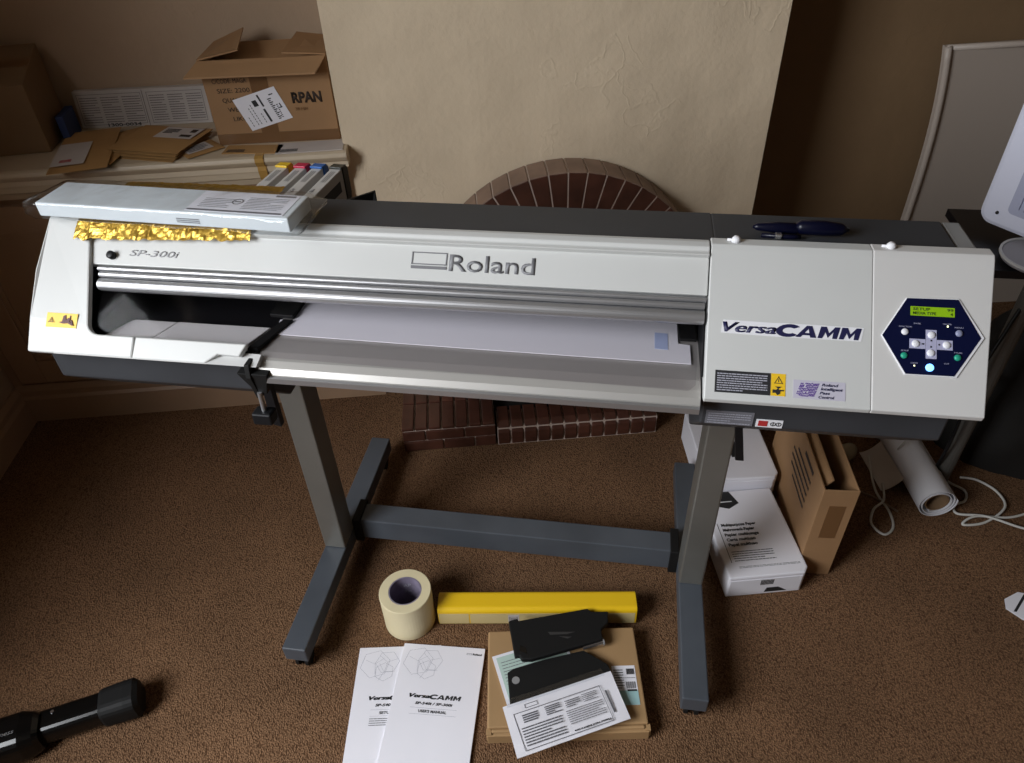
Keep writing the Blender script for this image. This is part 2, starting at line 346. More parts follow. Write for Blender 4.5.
def wide_letters(mb, word, org, X, Y, width, height, shear=0.28, lift=0.0005, th=0.0003, gap=0.10):
    X = vnorm(X); Y = vnorm(Y); N = X.cross(Y); org = Vector(org); n = len(word); lw = (width-shear*height)/(n+gap*(n-1))
    def poly(pts, i):
        q = [org+X*((i*(1+gap)+a)*lw+b*shear*height)+Y*(b*height)+N*lift for a, b in pts]; mb.loft(q, [v+N*th for v in q])
    for i, c in enumerate(word):
        if c == 'M':
            poly([(0, 0), (0, 1), (0.30, 1), (0.30, 0.42), (0.24, 0)], i); poly([(0.30, 1), (0.52, 0.42), (0.42, 0.0), (0.30, 0.52)], i) if False else poly([(0.29, 1), (0.52, 0.45), (0.52, 0.05), (0.29, 0.60)], i)
            poly([(0.74, 1), (0.51, 0.45), (0.51, 0.05), (0.74, 0.60)], i); poly([(0.73, 1), (1.0, 1), (1.0, 0), (0.76, 0), (0.73, 0.42)], i)
        elif c == 'A':
            poly([(-0.06, 0), (0.36, 1), (0.50, 1), (0.50, 0.74), (0.22, 0)], i); poly([(0.50, 1), (0.64, 1), (1.04, 0), (0.72, 0), (0.50, 0.74)], i); poly([(0.26, 0.18), (0.32, 0.38), (0.66, 0.38), (0.74, 0.18)], i)
        elif c == 'C':
            o_ = [(0.60+0.66*math.cos(t), 0.5+0.56*math.sin(t)) for t in [math.radians(38+k*(284/16)) for k in range(17)]]
            i_ = [(0.62+0.34*math.cos(t), 0.5+0.26*math.sin(t)) for t in [math.radians(48+k*(264/16)) for k in range(17)]]
            for k in range(16): poly([o_[k], o_[k+1], i_[k+1], i_[k]], i)
    return mb

# =================================================================== THE ROOM
XL, YB, XR, YF, ZC = -0.94, 1.45, 3.0, -2.3, 2.8
struct(MB().box(XL-0.15, XR+0.15, YF, YB+0.15, -0.1, 0), 'floor', CARPET)
struct(MB().box(XL-0.15, XR+0.15, YF, YB+0.15, ZC, ZC+0.1), 'ceiling', CEILM)
wl = MB()                                                   # left wall with the window opening towards the camera
wl.box(XL-0.15, XL, YF, -1.75, 0, ZC).box(XL-0.15, XL, -0.3, YB+0.15, 0, ZC).box(XL-0.15, XL, -1.75, -0.3, 0, 0.7).box(XL-0.15, XL, -1.75, -0.3, 2.65, ZC)
struct(wl, 'wall_left', WALLP)
struct(MB().box(XL, 0.9, YB, YB+0.15, 0, ZC), 'wall_back', WALLP)
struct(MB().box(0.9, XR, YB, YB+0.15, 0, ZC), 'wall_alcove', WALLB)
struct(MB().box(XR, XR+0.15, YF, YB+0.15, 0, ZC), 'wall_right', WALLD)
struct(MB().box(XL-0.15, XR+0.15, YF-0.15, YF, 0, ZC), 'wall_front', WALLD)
wf = MB()
for a, b, c, d in ((-1.75, -1.71, 0.7, 2.65), (-0.34, -0.3, 0.7, 2.65), (-1.71, -0.34, 0.7, 0.74), (-1.71, -0.34, 2.61, 2.65)):
    wf.box(XL-0.10, XL-0.04, a, b, c, d)
struct(wf, 'window_1', WOODW, bevel=0.004)
ch = MB(); NX, NZ = 60, 90                                   # chimney breast with slightly wavy plaster front
def chf(u, v):
    x = 0.295+u*1.228; z = v*ZC
    e = min(u, 1-u); k = min(1, e*14)
    return (x, 1.15-0.006*k*mnoise.noise(Vector((x*2.6, z*2.6, 3)))-0.0035*k*mnoise.noise(Vector((x*8, z*8, 1))), z)
ch.grid(chf, NX, NZ)
ch.add([(0.295,1.15,0),(0.295,YB,0),(0.295,YB,ZC),(0.295,1.15,ZC)], [(0,1,2,3)]).add([(1.523,1.15,0),(1.523,YB,0),(1.523,YB,ZC),(1.523,1.15,ZC)], [(0,1,2,3)])
struct(ch, 'wall_chimney', CHIM, smooth=False)

# baseboards
def baseb(name, pts_prof, fn, m): struct(fn(MB(), pts_prof), name, m)
prof = [(0, 0), (0.022, 0), (0.022, 0.085), (0.016, 0.10), (0.016, 0.12), (0.006, 0.14), (0, 0.14)]
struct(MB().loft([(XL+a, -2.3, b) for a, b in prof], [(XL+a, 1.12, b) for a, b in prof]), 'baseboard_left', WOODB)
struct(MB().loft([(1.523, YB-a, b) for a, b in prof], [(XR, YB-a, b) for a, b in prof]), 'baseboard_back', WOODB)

# ---- fitted cupboard in the left alcove
cb = thing('fitted_cupboard', 'long cream-painted fitted cupboard with panelled doors filling the alcove left of the chimney', 'cupboard', (-0.32, 1.28, 0))
O = (-0.32, 1.28, 0)
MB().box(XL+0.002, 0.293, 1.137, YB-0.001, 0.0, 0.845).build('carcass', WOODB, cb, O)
sh = [(1.10, 0.846), (1.103, 0.862), (1.096, 0.868), (1.090, 0.878), (1.093, 0.888), (1.102, 0.892), (YB-0.001, 0.892), (YB-0.001, 0.846)]
MB().prismx(sh, XL+0.002, 0.309).build('shelf_top', WOODW, cb, O, bevel=0.002)
MB().prismx([(1.137, 0.80), (1.118, 0.805), (1.112, 0.822), (1.105, 0.828), (1.105, 0.845), (1.137, 0.845)], XL+0.002, 0.293).build('shelf_moulding', WOODW, cb, O)
MB().prismx([(1.137, 0), (1.112, 0), (1.112, 0.095), (1.120, 0.105), (1.120, 0.125), (1.130, 0.145), (1.137, 0.145)], XL+0.002, 0.293).build('plinth', WOODB, cb, O)
for i, (a, b) in enumerate(((-0.90, -0.335), (-0.325, 0.24))):
    d = MB(); z0, z1 = 0.165, 0.785; st = 0.085
    d.box(a, a+st, 1.115, 1.136, z0, z1).box(b-st, b, 1.115, 1.136, z0, z1).box(a+st, b-st, 1.115, 1.136, z0, z0+st).box(a+st, b-st, 1.115, 1.136, z1-st, z1)
    d.box(a+st, b-st, 1.128, 1.136, z0+st, z1-st)
    for q in ((a+st, a+st+0.014, z0+st, z1-st), (b-st-0.014, b-st, z0+st, z1-st), (a+st+.014, b-st-.014, z0+st, z0+st+0.014), (a+st+.014, b-st-.014, z1-st-0.014, z1-st)):
        d.box(q[0], q[1], 1.121, 1.13, q[2], q[3])
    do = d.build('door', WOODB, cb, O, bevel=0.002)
    k = MB(); kx = b-0.04 if i == 0 else a+0.04
    k.tube([(kx, 1.115, 0.6), (kx, 1.104, 0.6), (kx, 1.098, 0.6), (kx, 1.088, 0.6)], 0.01, 12, radii=[0.006, 0.006, 0.014, 0.009]).build('knob', WOODB, do, O, smooth=True)
MB().box(XL+0.002, XL+0.03, 1.128, 1.136, 0.145, 0.80).build('side_stile', WOODB, cb, O); MB().box(0.25, 0.293, 1.128, 1.136, 0.145, 0.80).build('side_stile', WOODB, cb, O)
# strap of brown tape stuck over the shelf edge
tp = MB(); tpp = [(1.125, 0.8925), (1.101, 0.8925), (1.0905, 0.8885), (1.0885, 0.878), (1.0945, 0.8665), (1.1015, 0.862), (1.099, 0.85), (1.1035, 0.83), (1.110, 0.815)]
tp.loft([(0.058, a-0.0005, b+0.0005) for a, b in tpp]+[(0.058, a-0.0013, b+0.001) for a, b in tpp[::-1]], [(0.082, a-0.0005, b+0.0005) for a, b in tpp]+[(0.082, a-0.0013, b+0.001) for a, b in tpp[::-1]])
tag(tp.build('parcel_tape', mat('shiny_amber_tape', (0.45, 0.26, 0.07), 0.25)), 'short strip of shiny amber parcel tape stuck over the cupboard edge', 'tape')

# ---- brick fireplace on the chimney breast
fp = thing('brick_fireplace', 'dark brown brick fireplace with an arched surround and low hearth behind the printer', 'fireplace', (0.92, 0.98, 0)); O = (0.92, 0.98, 0)
cx, cz, Ro, Ri, y0, y1 = 0.92, 0.385, 0.428, 0.235, 1.035, 1.1395
ab, mo = MB(), MB(); n = 24
def arc(r, a, y): return (cx+r*math.cos(a), y, cz+r*math.sin(a))
for k in range(n):
    a0 = PI*k/n; a1 = PI*(k+1)/n; g = 0.011
    for lo, hi, mi in ((Ri, Ro, 0),):
        A = [arc(lo, a0+g*0.8, y0), arc(hi, a0+g*0.45, y0), arc(hi, a1-g*0.45, y0), arc(lo, a1-g*0.8, y0)]
        ab.loft(A, [(p_[0], y1, p_[2]) for p_ in A], 0)
        B = [arc(hi, a0+g*0.45, y0+0.001), arc(hi+0.003, a0+g*0.5, y0+0.004), arc(hi+0.003, a1-g*0.5, y0+0.004), arc(hi, a1-g*0.45, y0+0.001)]
        ab.loft(B, [(p_[0], y1, p_[2]) for p_ in B], 1)  # thin outer skin in the paler brick, its top light put into the colour
for k in range(n*2):
    a0 = PI*k/(2*n); a1 = PI*(k+1)/(2*n)
    A = [arc(Ri+0.003, a0, y0+0.002), arc(Ro-0.0005, a0, y0+0.002), arc(Ro-0.0005, a1, y0+0.002), arc(Ri+0.003, a1, y0+0.002)]
    mo.loft(A, [(p_[0], y1, p_[2]) for p_ in A])
for sx in (-1, 1):                                            # jambs down to the hearth
    for r in range(7):
        z0 = 0.088+r*0.0425; xa, xb = sorted((cx+sx*Ri, cx+sx*(Ro)))
        if r % 2: ab.box(xa, xa+0.06, y0, y1, z0, z0+0.037); ab.box(xa+0.066, xb, y0, y1, z0, z0+0.037)
        else: ab.box(xa, xb, y0, y1, z0, z0+0.037)
    mo.box(xa+0.002, xb-0.002, y0+0.003, y1, 0.085, cz)
ab.build('arch_bricks', [BRICK, BRICKT], fp, O, bevel=0.003); mo.build('arch_mortar', MORT, fp, O)
q = MB(); q.box(cx-Ri, cx+Ri, y1-0.012, y1-0.002, 0.05, cz); q.loft([arc(Ri, PI*k/16, y1-0.012) for k in range(17)], [arc(Ri, PI*k/16, y1-0.002) for k in range(17)]); q.build('sooty_back', SOOT, fp, O)
hb, hm = MB(), MB()
# raised left block: two stretcher courses and a row of headers on top
hm.box(0.374, 0.665, 0.816, 1.1395, 0.0, 0.086)
for r in range(2):
    z0 = 0.002+r*0.043; xs = [0.37, 0.445, 0.57, 0.67] if r else [0.37, 0.50, 0.60, 0.67]
    for a, b in zip(xs[:-1], xs[1:]): hb.box(a, b-0.004, 0.81, 0.86, z0, z0+0.038)
    for yy in (0.862, 0.96, 1.055): hb.box(0.37, 0.43, yy, min(yy+0.09, 1.1395), z0, z0+0.038); hb.box(0.61, 0.666, yy, min(yy+0.09, 1.1395), z0, z0+0.038)
x = 0.37
while x < 0.655:
    for yy in (0.811, 0.935, 1.06): hb.box(x, x+0.037, yy, min(yy+0.118, 1.1395), 0.088, 0.10)
    x += 0.0427
# lower curb of bricks on edge with rounded noses
x = 0.674; hm.box(0.672, 1.19, 0.812, 0.90, 0.0, 0.07)
while x < 1.19:
    pr = [(0.81, 0.002), (0.805, 0.03), (0.806, 0.055), (0.815, 0.072), (0.835, 0.082), (0.905, 0.084), (0.905, 0.002)]
    hb.prismx(pr, x, x+0.038); x += 0.0432
hb.build('hearth_bricks', BRICK, fp, O, bevel=0.003); hm.build('hearth_mortar', MORT, fp, O)
MB().box(0.668, 1.19, 0.906, 1.034, 0.0, 0.05).build('hearth_slab', SOOT, fp, O)

# =================================================================== THE PRINTER  (coordinates along its own length)
OP = (0.585, 0.45, 0.0)
pr = thing('wide_format_printer', 'white and charcoal wide-format roll printer on a metal floor stand', 'printer', PW(*OP), -PH)
ay, az, SL = 0.7477, 0.6640, 0.2033
XA = Vector((1, 0, 0)); YA = Vector((0, ay, az)); NA = Vector((0, -az, ay))
def S(x, s, off=0.0): return Vector((x, s*ay-az*off, 1.047+s*az+ay*off))
def bulge(s): return 0.005*math.sin(PI*max(0, min(1, s/SL)))
def sp(s, off): v = S(0, s, off); return (v.y, v.z)

CHP = [(0.03, 1.035), (0.03, 0.978), (0.12, 0.893), (0.48, 0.893), (0.50, 0.99), (0.30, 1.13), (0.252, 1.1795), (0.168, 1.1795), (0.168, 1.16), (0.218, 1.15), (0.218, 1.034)]
CHM = [(0.15, 1.008), (0.17, 0.893), (0.48, 0.893), (0.50, 0.99), (0.30, 1.13), (0.252, 1.1795), (0.168, 1.1795), (0.168, 1.16), (0.218, 1.15), (0.218, 1.008)]
MB().prismx(CHP, -0.018, 0.298).build('left_chassis', DGREY, pr, OP, bevel=0.003)
MB().prismx(CHP, 0.940, 1.2475).build('right_chassis', DGREY, pr, OP, bevel=0.003)
MB().prismx(CHM, 0.2975, 0.9405).build('middle_chassis', DGREY, pr, OP)
MB().prismx([(0.10, 1.03), (0.10, 0.99), (0.30, 0.99), (0.30, 1.12), (0.256, 1.177), (0.168, 1.177), (0.168, 1.03)], 1.2485, 1.2735).build('side_plate', MIDG, pr, OP, bevel=0.003)
# inside of the opening
MB().box(-0.02, 0.934, 0.205, 0.217, 1.04, 1.165).box(0.02, 0.934, 0.06, 0.204, 1.030, 1.0415).prismx([(0.05, 1.042), sp(0.03, -0.016), sp(0.135, -0.02), (0.2, 1.15), (0.2, 1.042)], 0.02, 0.038).prismx([(0.05, 1.042), sp(0.03, -0.016), sp(0.135, -0.02), (0.2, 1.15), (0.2, 1.042)], 0.9335, 0.9345).build('print_chamber', BLK, pr, OP)
MB().box(0.05, 0.93, 0.188, 0.203, 1.075, 1.10).box(0.05, 0.93, 0.195, 0.203, 1.11, 1.122).build('carriage_rail', DGREY, pr, OP, bevel=0.002)
for i in range(8): MB().box(0.36+i*0.075, 0.385+i*0.075, 0.165, 0.187, 1.056, 1.066).build('pinch_roller', BLKS, pr, OP)
# left cover: C-shaped moulding
lc = MB()
outer = [(-0.022, 0), (0.1425, 0), (0.1425, 0.031), (0.090, 0.031)]
for k in range(6): a = -PI/2-PI/2*k/5; outer.append((0.086+0.018*math.cos(a), 0.049+0.018*math.sin(a)))
outer += [(0.045, 0.178), (0.042, SL), (-0.028, SL), (-0.030, 0.12), (-0.026, 0.05)]
def subd(poly, n=6):
    o_ = []
    for i, a in enumerate(poly):
        b = poly[(i+1) % len(poly)]; m_ = max(1, int(abs(b[1]-a[1])/0.02))
        for k in range(m_): o_.append((a[0]+(b[0]-a[0])*k/m_, a[1]+(b[1]-a[1])*k/m_))
    return o_
lc.loft([S(x, s, bulge(s)-0.010) for x, s in outer], [S(x, s, bulge(s)) for x, s in outer])
lc.prismx([sp(0.02, -0.008), sp(0.185, -0.008), (0.1545, 1.172), (0.168, 1.172), (0.168, 1.03), (0.02, 1.034)], -0.024, 0.0)
lc.prismx([sp(SL-0.004, 0.0), (0.1525, 1.1825), (0.158, 1.1835), (0.168, 1.182), (0.168, 1.168), (0.14, 1.160)], -0.0275, 0.042)
lc.build('left_cover', WHITE, pr, OP, bevel=0.0025)
tb = MB()
fr_ = [(0.1435, 0), (0.254, 0), (0.272, 0.014), (0.304, 0.013), (0.312, 0.031), (0.1435, 0.031)]
tb.loft([S(x, s, -0.010) for x, s in fr_], [S(x, s, 0.0005) for x, s in fr_])
tb.build('front_trim', WHITE, pr, OP, bevel=0.002)
MB().prismx([(0.0, 1.046), (0.022, 1.052), (0.03, 1.0325), (0.02, 1.0325)], 0.02, 0.33).build('under_lip', OFFW, pr, OP)
MB().prismz([(0.150, 0.031), (0.297, 0.031), (0.318, 0.085), (0.172, 0.085)], 1.0435, 1.0535).build('cutter_tray', OFFW, pr, OP, bevel=0.0015)
MB().prismz([(0.070, 0.031), (0.148, 0.031), (0.170, 0.085), (0.10, 0.085)], 1.0435, 1.053).build('left_tray', OFFW, pr, OP, bevel=0.0015)
# brand panel
rp = MB().prismx([sp(0.1365, -0.004), sp(0.187, -0.004), (0.1385, 1.1755), (0.146, 1.1765), (0.149, 1.1815), (0.160, 1.183), (0.168, 1.182), (0.168, 1.15), sp(0.1365, -0.02)], 0.0425, 0.9345)
rpo = rp.build('brand_panel', WHITE, pr, OP, bevel=0.0015)
L1 = -0.0038
def ST(name, s_, x, s, w_, h_, m_, par, bold=0.0, shear=0.0, lift=0.0004, off=0.0, thick=0.0003): return text(name, s_, S(x, s, off), XA, YA, w_, h_, m_, par, OP, bold, shear, lift=lift, thick=thick)
ST('brand_lettering', 'Roland', 0.5865, 0.1525, 0.119, 0.0245, GREYT, rpo, 0.014, off=L1, thick=0.0001)
lg = MB(); frame(lg, S(0.533, 0.1595, L1), XA, YA, 0.050, 0.018, 0.0015, mi=0); plate(lg, S(0.533, 0.1535, L1), XA, YA, 0.050, 0.0042, 0.0006, 0, 0.0003)
lg.build('brand_emblem', GREYT, rpo, OP)
ST('model_lettering', 'SP-300i', 0.109, 0.1515, 0.078, 0.0095, mat('pale_grey_ink', (0.28, 0.28, 0.29), 0.5), rpo, 0.008, 0.25, off=L1, thick=0.0001)
MB().tube([S(0.083, 0.150, -0.01), S(0.083, 0.150, 0.003), S(0.083, 0.150, 0.004)], 0.0055, 14, radii=[0.006, 0.006, 0.004]).build('stop_knob', BLK, pr, OP, smooth=True)
# aluminium rails of the front cover
def railprof(s0, s1, off, h, n=7): return [sp(s0+(s1-s0)*k/n, off+h*math.sin(PI*k/n)**0.6) for k in range(n+1)]+[sp(s1, off-0.008), sp(s0, off-0.008)]
MB().prismx(railprof(0.1272, 0.1342, -0.006, 0.003), 0.062, 0.9335).build('upper_rail', ALU, pr, OP)
MB().prismx(railprof(0.1175, 0.1262, -0.005, 0.0035)+[], 0.066, 0.932).build('hinge_rail', ALU, pr, OP, bevel=0.001)
MB().prismx(railprof(0.099, 0.1165, -0.006, 0.006), 0.068, 0.932).build('cover_rail', ALU, pr, OP)
cl = MB(); cq = [(0.072, 0.102), (0.072, 0.045), (0.10, 0.034), (0.30, 0.034), (0.335, 0.016), (0.918, 0.010), (0.926, 0.018), (0.926, 0.102)]
cl.loft([S(x, s, -0.0105) for x, s in cq], [S(x, s, -0.0085) for x, s in cq]); cl.build('clear_front_cover', CLEAR, pr, OP)
# aluminium apron
ap = [(0.20, 1.0425), (0.20, 1.0500), (0.06, 1.0495), (0.035, 1.0475), (0.020, 1.0435), (0.010, 1.038), (0.004, 1.031), (0.002, 1.0225), (0.020, 1.012), (0.06, 1.012), (0.06, 1.0425)]
apm = MB(); apm.loft([(0.322+max(0, (a-0.03))*0.02, a, b) for a, b in ap], [(0.9335, a, b) for a, b in ap]); apm.build('front_apron', APRON, pr, OP)
MB().prismx([(0.0020, 1.030), (-0.0015, 1.0285), (-0.0015, 1.020), (0.003, 1.0205)], 0.326, 0.933).build('apron_lip', ALU, pr, OP)
# black caps at the ends of the platen
MB().prismz([(0.306, 0.112), (0.343, 0.110), (0.348, 0.2), (0.306, 0.2)], 1.0525, 1.0585).build('platen_cap', BLKS, pr, OP, bevel=0.001)
MB().prismz([(0.907, 0.112), (0.931, 0.112), (0.931, 0.2), (0.904, 0.2)], 1.0535, 1.058).build('platen_cap', BLKS, pr, OP, bevel=0.001)
# media clamp and lever hanging beside the left leg
mc = MB(); mc.prismx([(-0.002, 1.050), (-0.006, 1.03), (0.004, 0.985), (0.03, 0.985), (0.06, 1.05)], 0.3135, 0.321)
mc.loft([(0.300, -0.004, 1.036), (0.345, -0.004, 1.036), (0.345, 0.02, 1.036), (0.300, 0.02, 1.036)], [(0.318, 0.002, 0.996), (0.333, 0.002, 0.996), (0.333, 0.02, 0.996), (0.318, 0.02, 0.996)])
mc.prismz([(0.306, 0.03), (0.321, 0.03), (0.345, 0.105), (0.33, 0.105)], 1.0505, 1.056)
mc.build('media_clamp', BLKS, pr, OP, bevel=0.001)
lv = MB(); lv.tube([(0.323, 0.0, 1.0), (0.322, -0.001, 0.965)], 0.0035, 10).build('clamp_rod', ALU, pr, OP)
MB().prismx([(-0.012, 0.968), (-0.014, 0.948), (0.008, 0.946), (0.010, 0.966)], 0.306, 0.336).build('clamp_knob', BLK, pr, OP, bevel=0.003)
MB().loft([(0.296, 0.05, 0.985), (0.310, 0.05, 0.985), (0.310, 0.062, 0.985), (0.296, 0.062, 0.985)], [(0.292, 0.05, 0.889), (0.308, 0.05, 0.885), (0.308, 0.062, 0.885), (0.292, 0.062, 0.889)]).build('loading_lever', BLK, pr, OP, bevel=0.001)
MB().loft([(1.002, 0.10, 0.925), (1.013, 0.10, 0.925), (1.013, 0.11, 0.925), (1.002, 0.11, 0.925)], [(1.015, 0.10, 0.843), (1.028, 0.10, 0.843), (1.028, 0.11, 0.843), (1.015, 0.11, 0.843)]).build('loading_lever', BLK, pr, OP, bevel=0.001)
# right cover and control panel cover
def rprof(off): return [(0.002, 1.040), sp(0.0, off), sp(0.1985, off), (0.1545, 1.1835+off), (0.1725, 1.183+off), (0.1725, 1.165), (0.175, 1.03), (0.03, 1.03)]
rc = MB().prismx(rprof(0.0), 0.936, 1.1375).build('right_cover', WHITE, pr, OP, bevel=0.0012)
rc2 = MB(); P1 = rprof(0.0005)
rc2.loft([(1.1378, a, b) for a, b in P1], [(1.268+0.014*max(0, min(1, (a/0.15))), a, b) for a, b in P1]); rc2 = rc2.build('control_cover', WHITE2, pr, OP, bevel=0.0012)
for x in (0.968, 1.161):
    MB().tube([(x, 0.164, 1.1825), (x, 0.164, 1.187), (x, 0.164, 1.1905)], 0.006, 14, radii=[0.006, 0.006, 0.0035]).tube([(x-0.011, 0.166, 1.1845), (x, 0.164, 1.1855)], 0.0018, 8).build('cover_screw', WHT, pr, OP, smooth=True)
# lettering VersaCAMM: dark navy on a white outline
ol = MB(); oq = [(0.9515, 0.0860), (0.9545, 0.1060), (1.0180, 0.1055), (1.0300, 0.1050), (1.1300, 0.1045), (1.1265, 0.0845), (1.0170, 0.0850)]
oq = [(0.953, 0.0872), (0.9555, 0.1045), (1.019, 0.1035), (1.032, 0.1040), (1.1278, 0.1034), (1.1245, 0.0858), (1.0170, 0.0858)]
ol.loft([S(x, s, 0.0) for x, s in oq], [S(x, s, 0.0004) for x, s in oq]); ol.build('series_outline', WHT, rc, OP)
for dx in (-0.0008, 0.0008):
    ST('series_lettering', 'Versa', 0.9555+dx, 0.0890, 0.0655, 0.0135, NAVYT, rc, 0.012, 0.30, off=0.0004, lift=0.0002+0.00005*dx/0.0008, thick=0.0001)
wide_letters(MB(), 'CAMM', S(1.0205, 0.0870, 0.0004), XA, YA, 0.1045, 0.0152, lift=0.0002, th=0.0002).build('series_lettering', NAVYT, rc, OP)
# warning label
wb = MB(); plate(wb, S(0.9485, 0.0095), XA, YA, 0.0685, 0.0285, 0.0004); wbo = wb.build('warning_label', BLKT, rc, OP)
printrows(MB(), S(0.951, 0.0115, 0.0004), XA, YA, 0.062, 0.024, 8, seed=3, fill=0.42, wmin=0.03, wmax=0.09).build('warning_print', LINET, wbo, OP)
yb_ = MB(); plate(yb_, S(1.0175, 0.0095), XA, YA, 0.0175, 0.0285, 0.0004); yo = yb_.build('hazard_label', YEL, rc, OP)
hz = MB()
def tri(mb, x, s, r, t=0.0008, off=0.0004):
    P_ = [(x+r*math.cos(a), s+r*math.sin(a)) for a in (PI/2, PI/2+2*PI/3, PI/2+4*PI/3)]
    for i in range(3):
        a, b = P_[i], P_[(i+1) % 3]; d = Vector((b[0]-a[0], b[1]-a[1])).normalized(); nn = Vector((-d.y, d.x))*t
        q = [S(a[0], a[1], off), S(b[0], b[1], off), S(b[0]+nn.x, b[1]+nn.y, off), S(a[0]+nn.x, a[1]+nn.y, off)]
        mb.loft(q, [v+NA*0.0003 for v in q])
    plate(mb, S(x-0.0004, s-r*0.2, off), XA, YA, 0.0008, r*0.6, 0.0003)
def blob(mb, pts, off=0.0004): q = [S(a, b, off) for a, b in pts]; mb.loft(q, [v+NA*0.0003 for v in q])
tri(hz, 1.0265, 0.0285, 0.0062)
blob(hz, [(1.0195, 0.013), (1.0195, 0.0175), (1.024, 0.0175), (1.026, 0.0195), (1.0275, 0.0175), (1.0335, 0.0175), (1.0335, 0.016), (1.029, 0.0155), (1.029, 0.0125), (1.0255, 0.0105), (1.023, 0.0135)])
blob(hz, [(1.0225, 0.0215), (1.0305, 0.0215), (1.0265, 0.0185)])
hz.build('hazard_symbol', BLKT, yo, OP)
# ink-saving logo label
rl = MB(); plate(rl, S(1.0445, 0.0085), XA, YA, 0.0625, 0.0235, 0.0004); rlo = rl.build('pass_control_label', mat('pale_lilac_label', (0.50, 0.48, 0.56), 0.4), rc, OP)
dd = MB(); rnd = random.Random(5)
for i in range(12):
    for j in range(8):
        x = 1.0475+i*0.0019+j*0.0008; s = 0.0115+j*0.0022+rnd.uniform(-.0004, .0004)
        if (i < 2 and j < 1) or rnd.random() < 0.08: continue
        blob(dd, [(x, s), (x+0.0015, s+0.0002), (x+0.0017, s+0.0018), (x+0.0003, s+0.0016)])
dd.build('dot_pattern', PURP, rlo, OP)
for i, t_ in enumerate(('Roland', 'Intelligent', 'Pass', 'Control')):
    ST('label_lettering', t_, 1.0785-0.0012*i, 0.0258-i*0.0052, (0.020, 0.0265, 0.0125, 0.019)[i], 0.0034, NAVYT, rlo, 0.03, 0.25, lift=0.0005)
# yellow label on the left cover
def SB(x, s, off=0.0): return S(x, s, bulge(s)+off)
yl = MB(); q = [SB(0.003, 0.037, 0.0003), SB(0.0515, 0.037, 0.0003), SB(0.0515, 0.058, 0.0003), SB(0.003, 0.058, 0.0003)]
yl.loft(q, [v+NA*0.0006 for v in q]); ylo = yl.build('hazard_label', YEL, pr, OP)
hz = MB(); tri(hz, 0.0115, 0.0462, 0.0048, 0.0007, 0.0052)
blob(hz, [(0.024, 0.0445), (0.029, 0.046), (0.030, 0.054), (0.0335, 0.0555), (0.0345, 0.048), (0.039, 0.052), (0.040, 0.047), (0.047, 0.041), (0.0455, 0.0400), (0.038, 0.0435), (0.030, 0.0425)], 0.0052)
blob(hz, [(0.0395, 0.0475), (0.0405, 0.055), (0.0415, 0.055), (0.0415, 0.0475)], 0.0052); blob(hz, [(0.042, 0.0475), (0.0462, 0.0405), (0.0475, 0.0405), (0.0435, 0.049)], 0.0052)
hz.build('hazard_symbol', mat('dark_red_brown_ink', (0.08, 0.012, 0.012), 0.5), ylo, OP)
# hexagonal control panel
hexo = [(1.1475, 0.0955), (1.1770, 0.1455), (1.2390, 0.1470), (1.2680, 0.0985), (1.2360, 0.0468), (1.1755, 0.0468)]
hexi = [(1.1488, 0.0955), (1.1778, 0.1445), (1.2375, 0.1455), (1.2635, 0.0980), (1.2325, 0.0483), (1.1765, 0.0480)]
hm_ = MB(); hm_.loft([S(x, s, 0.0) for x, s in hexo], [S(x, s, 0.0022) for x, s in hexo]); cpo = hm_.build('panel_bezel', WHT, rc2, OP, bevel=0.0008)
hn = MB(); hn.loft([S(x, s, 0.0019) for x, s in hexi], [S(x, s, 0.0028) for x, s in hexi]); cpn = hn.build('control_panel', NAVY, rc2, OP)
f = 0.0028
ld = MB(); plate(ld, S(1.1815, 0.1225, f), XA, YA, 0.0515, 0.0118, 0.0005); ldo = ld.build('display', LCD, rc2, OP)
ST('display_lettering', 'SETUP', 1.184, 0.1292, 0.020, 0.0036, LCDT, rc2, 0.01, off=f+0.0005); ST('display_lettering', '99', 1.224, 0.1292, 0.007, 0.0036, LCDT, rc2, 0.01, off=f+0.0005)
ST('display_lettering', 'MEDIA TYPE', 1.184, 0.1240, 0.027, 0.0036, LCDT, rc2, 0.01, off=f+0.0005); ST('display_lettering', '4', 1.2275, 0.1240, 0.003, 0.0036, LCDT, rc2, 0.01, off=f+0.0005)
cr = MB(); plate(cr, S(1.1995, 0.0685, f), XA, YA, 0.0125, 0.0365, 0.0005); plate(cr, S(1.1805, 0.0805, f), XA, YA, 0.0185, 0.0122, 0.0005); plate(cr, S(1.2125, 0.0805, f), XA, YA, 0.0180, 0.0122, 0.0005); cr.build('arrow_key_plate', LILAC, rc2, OP)
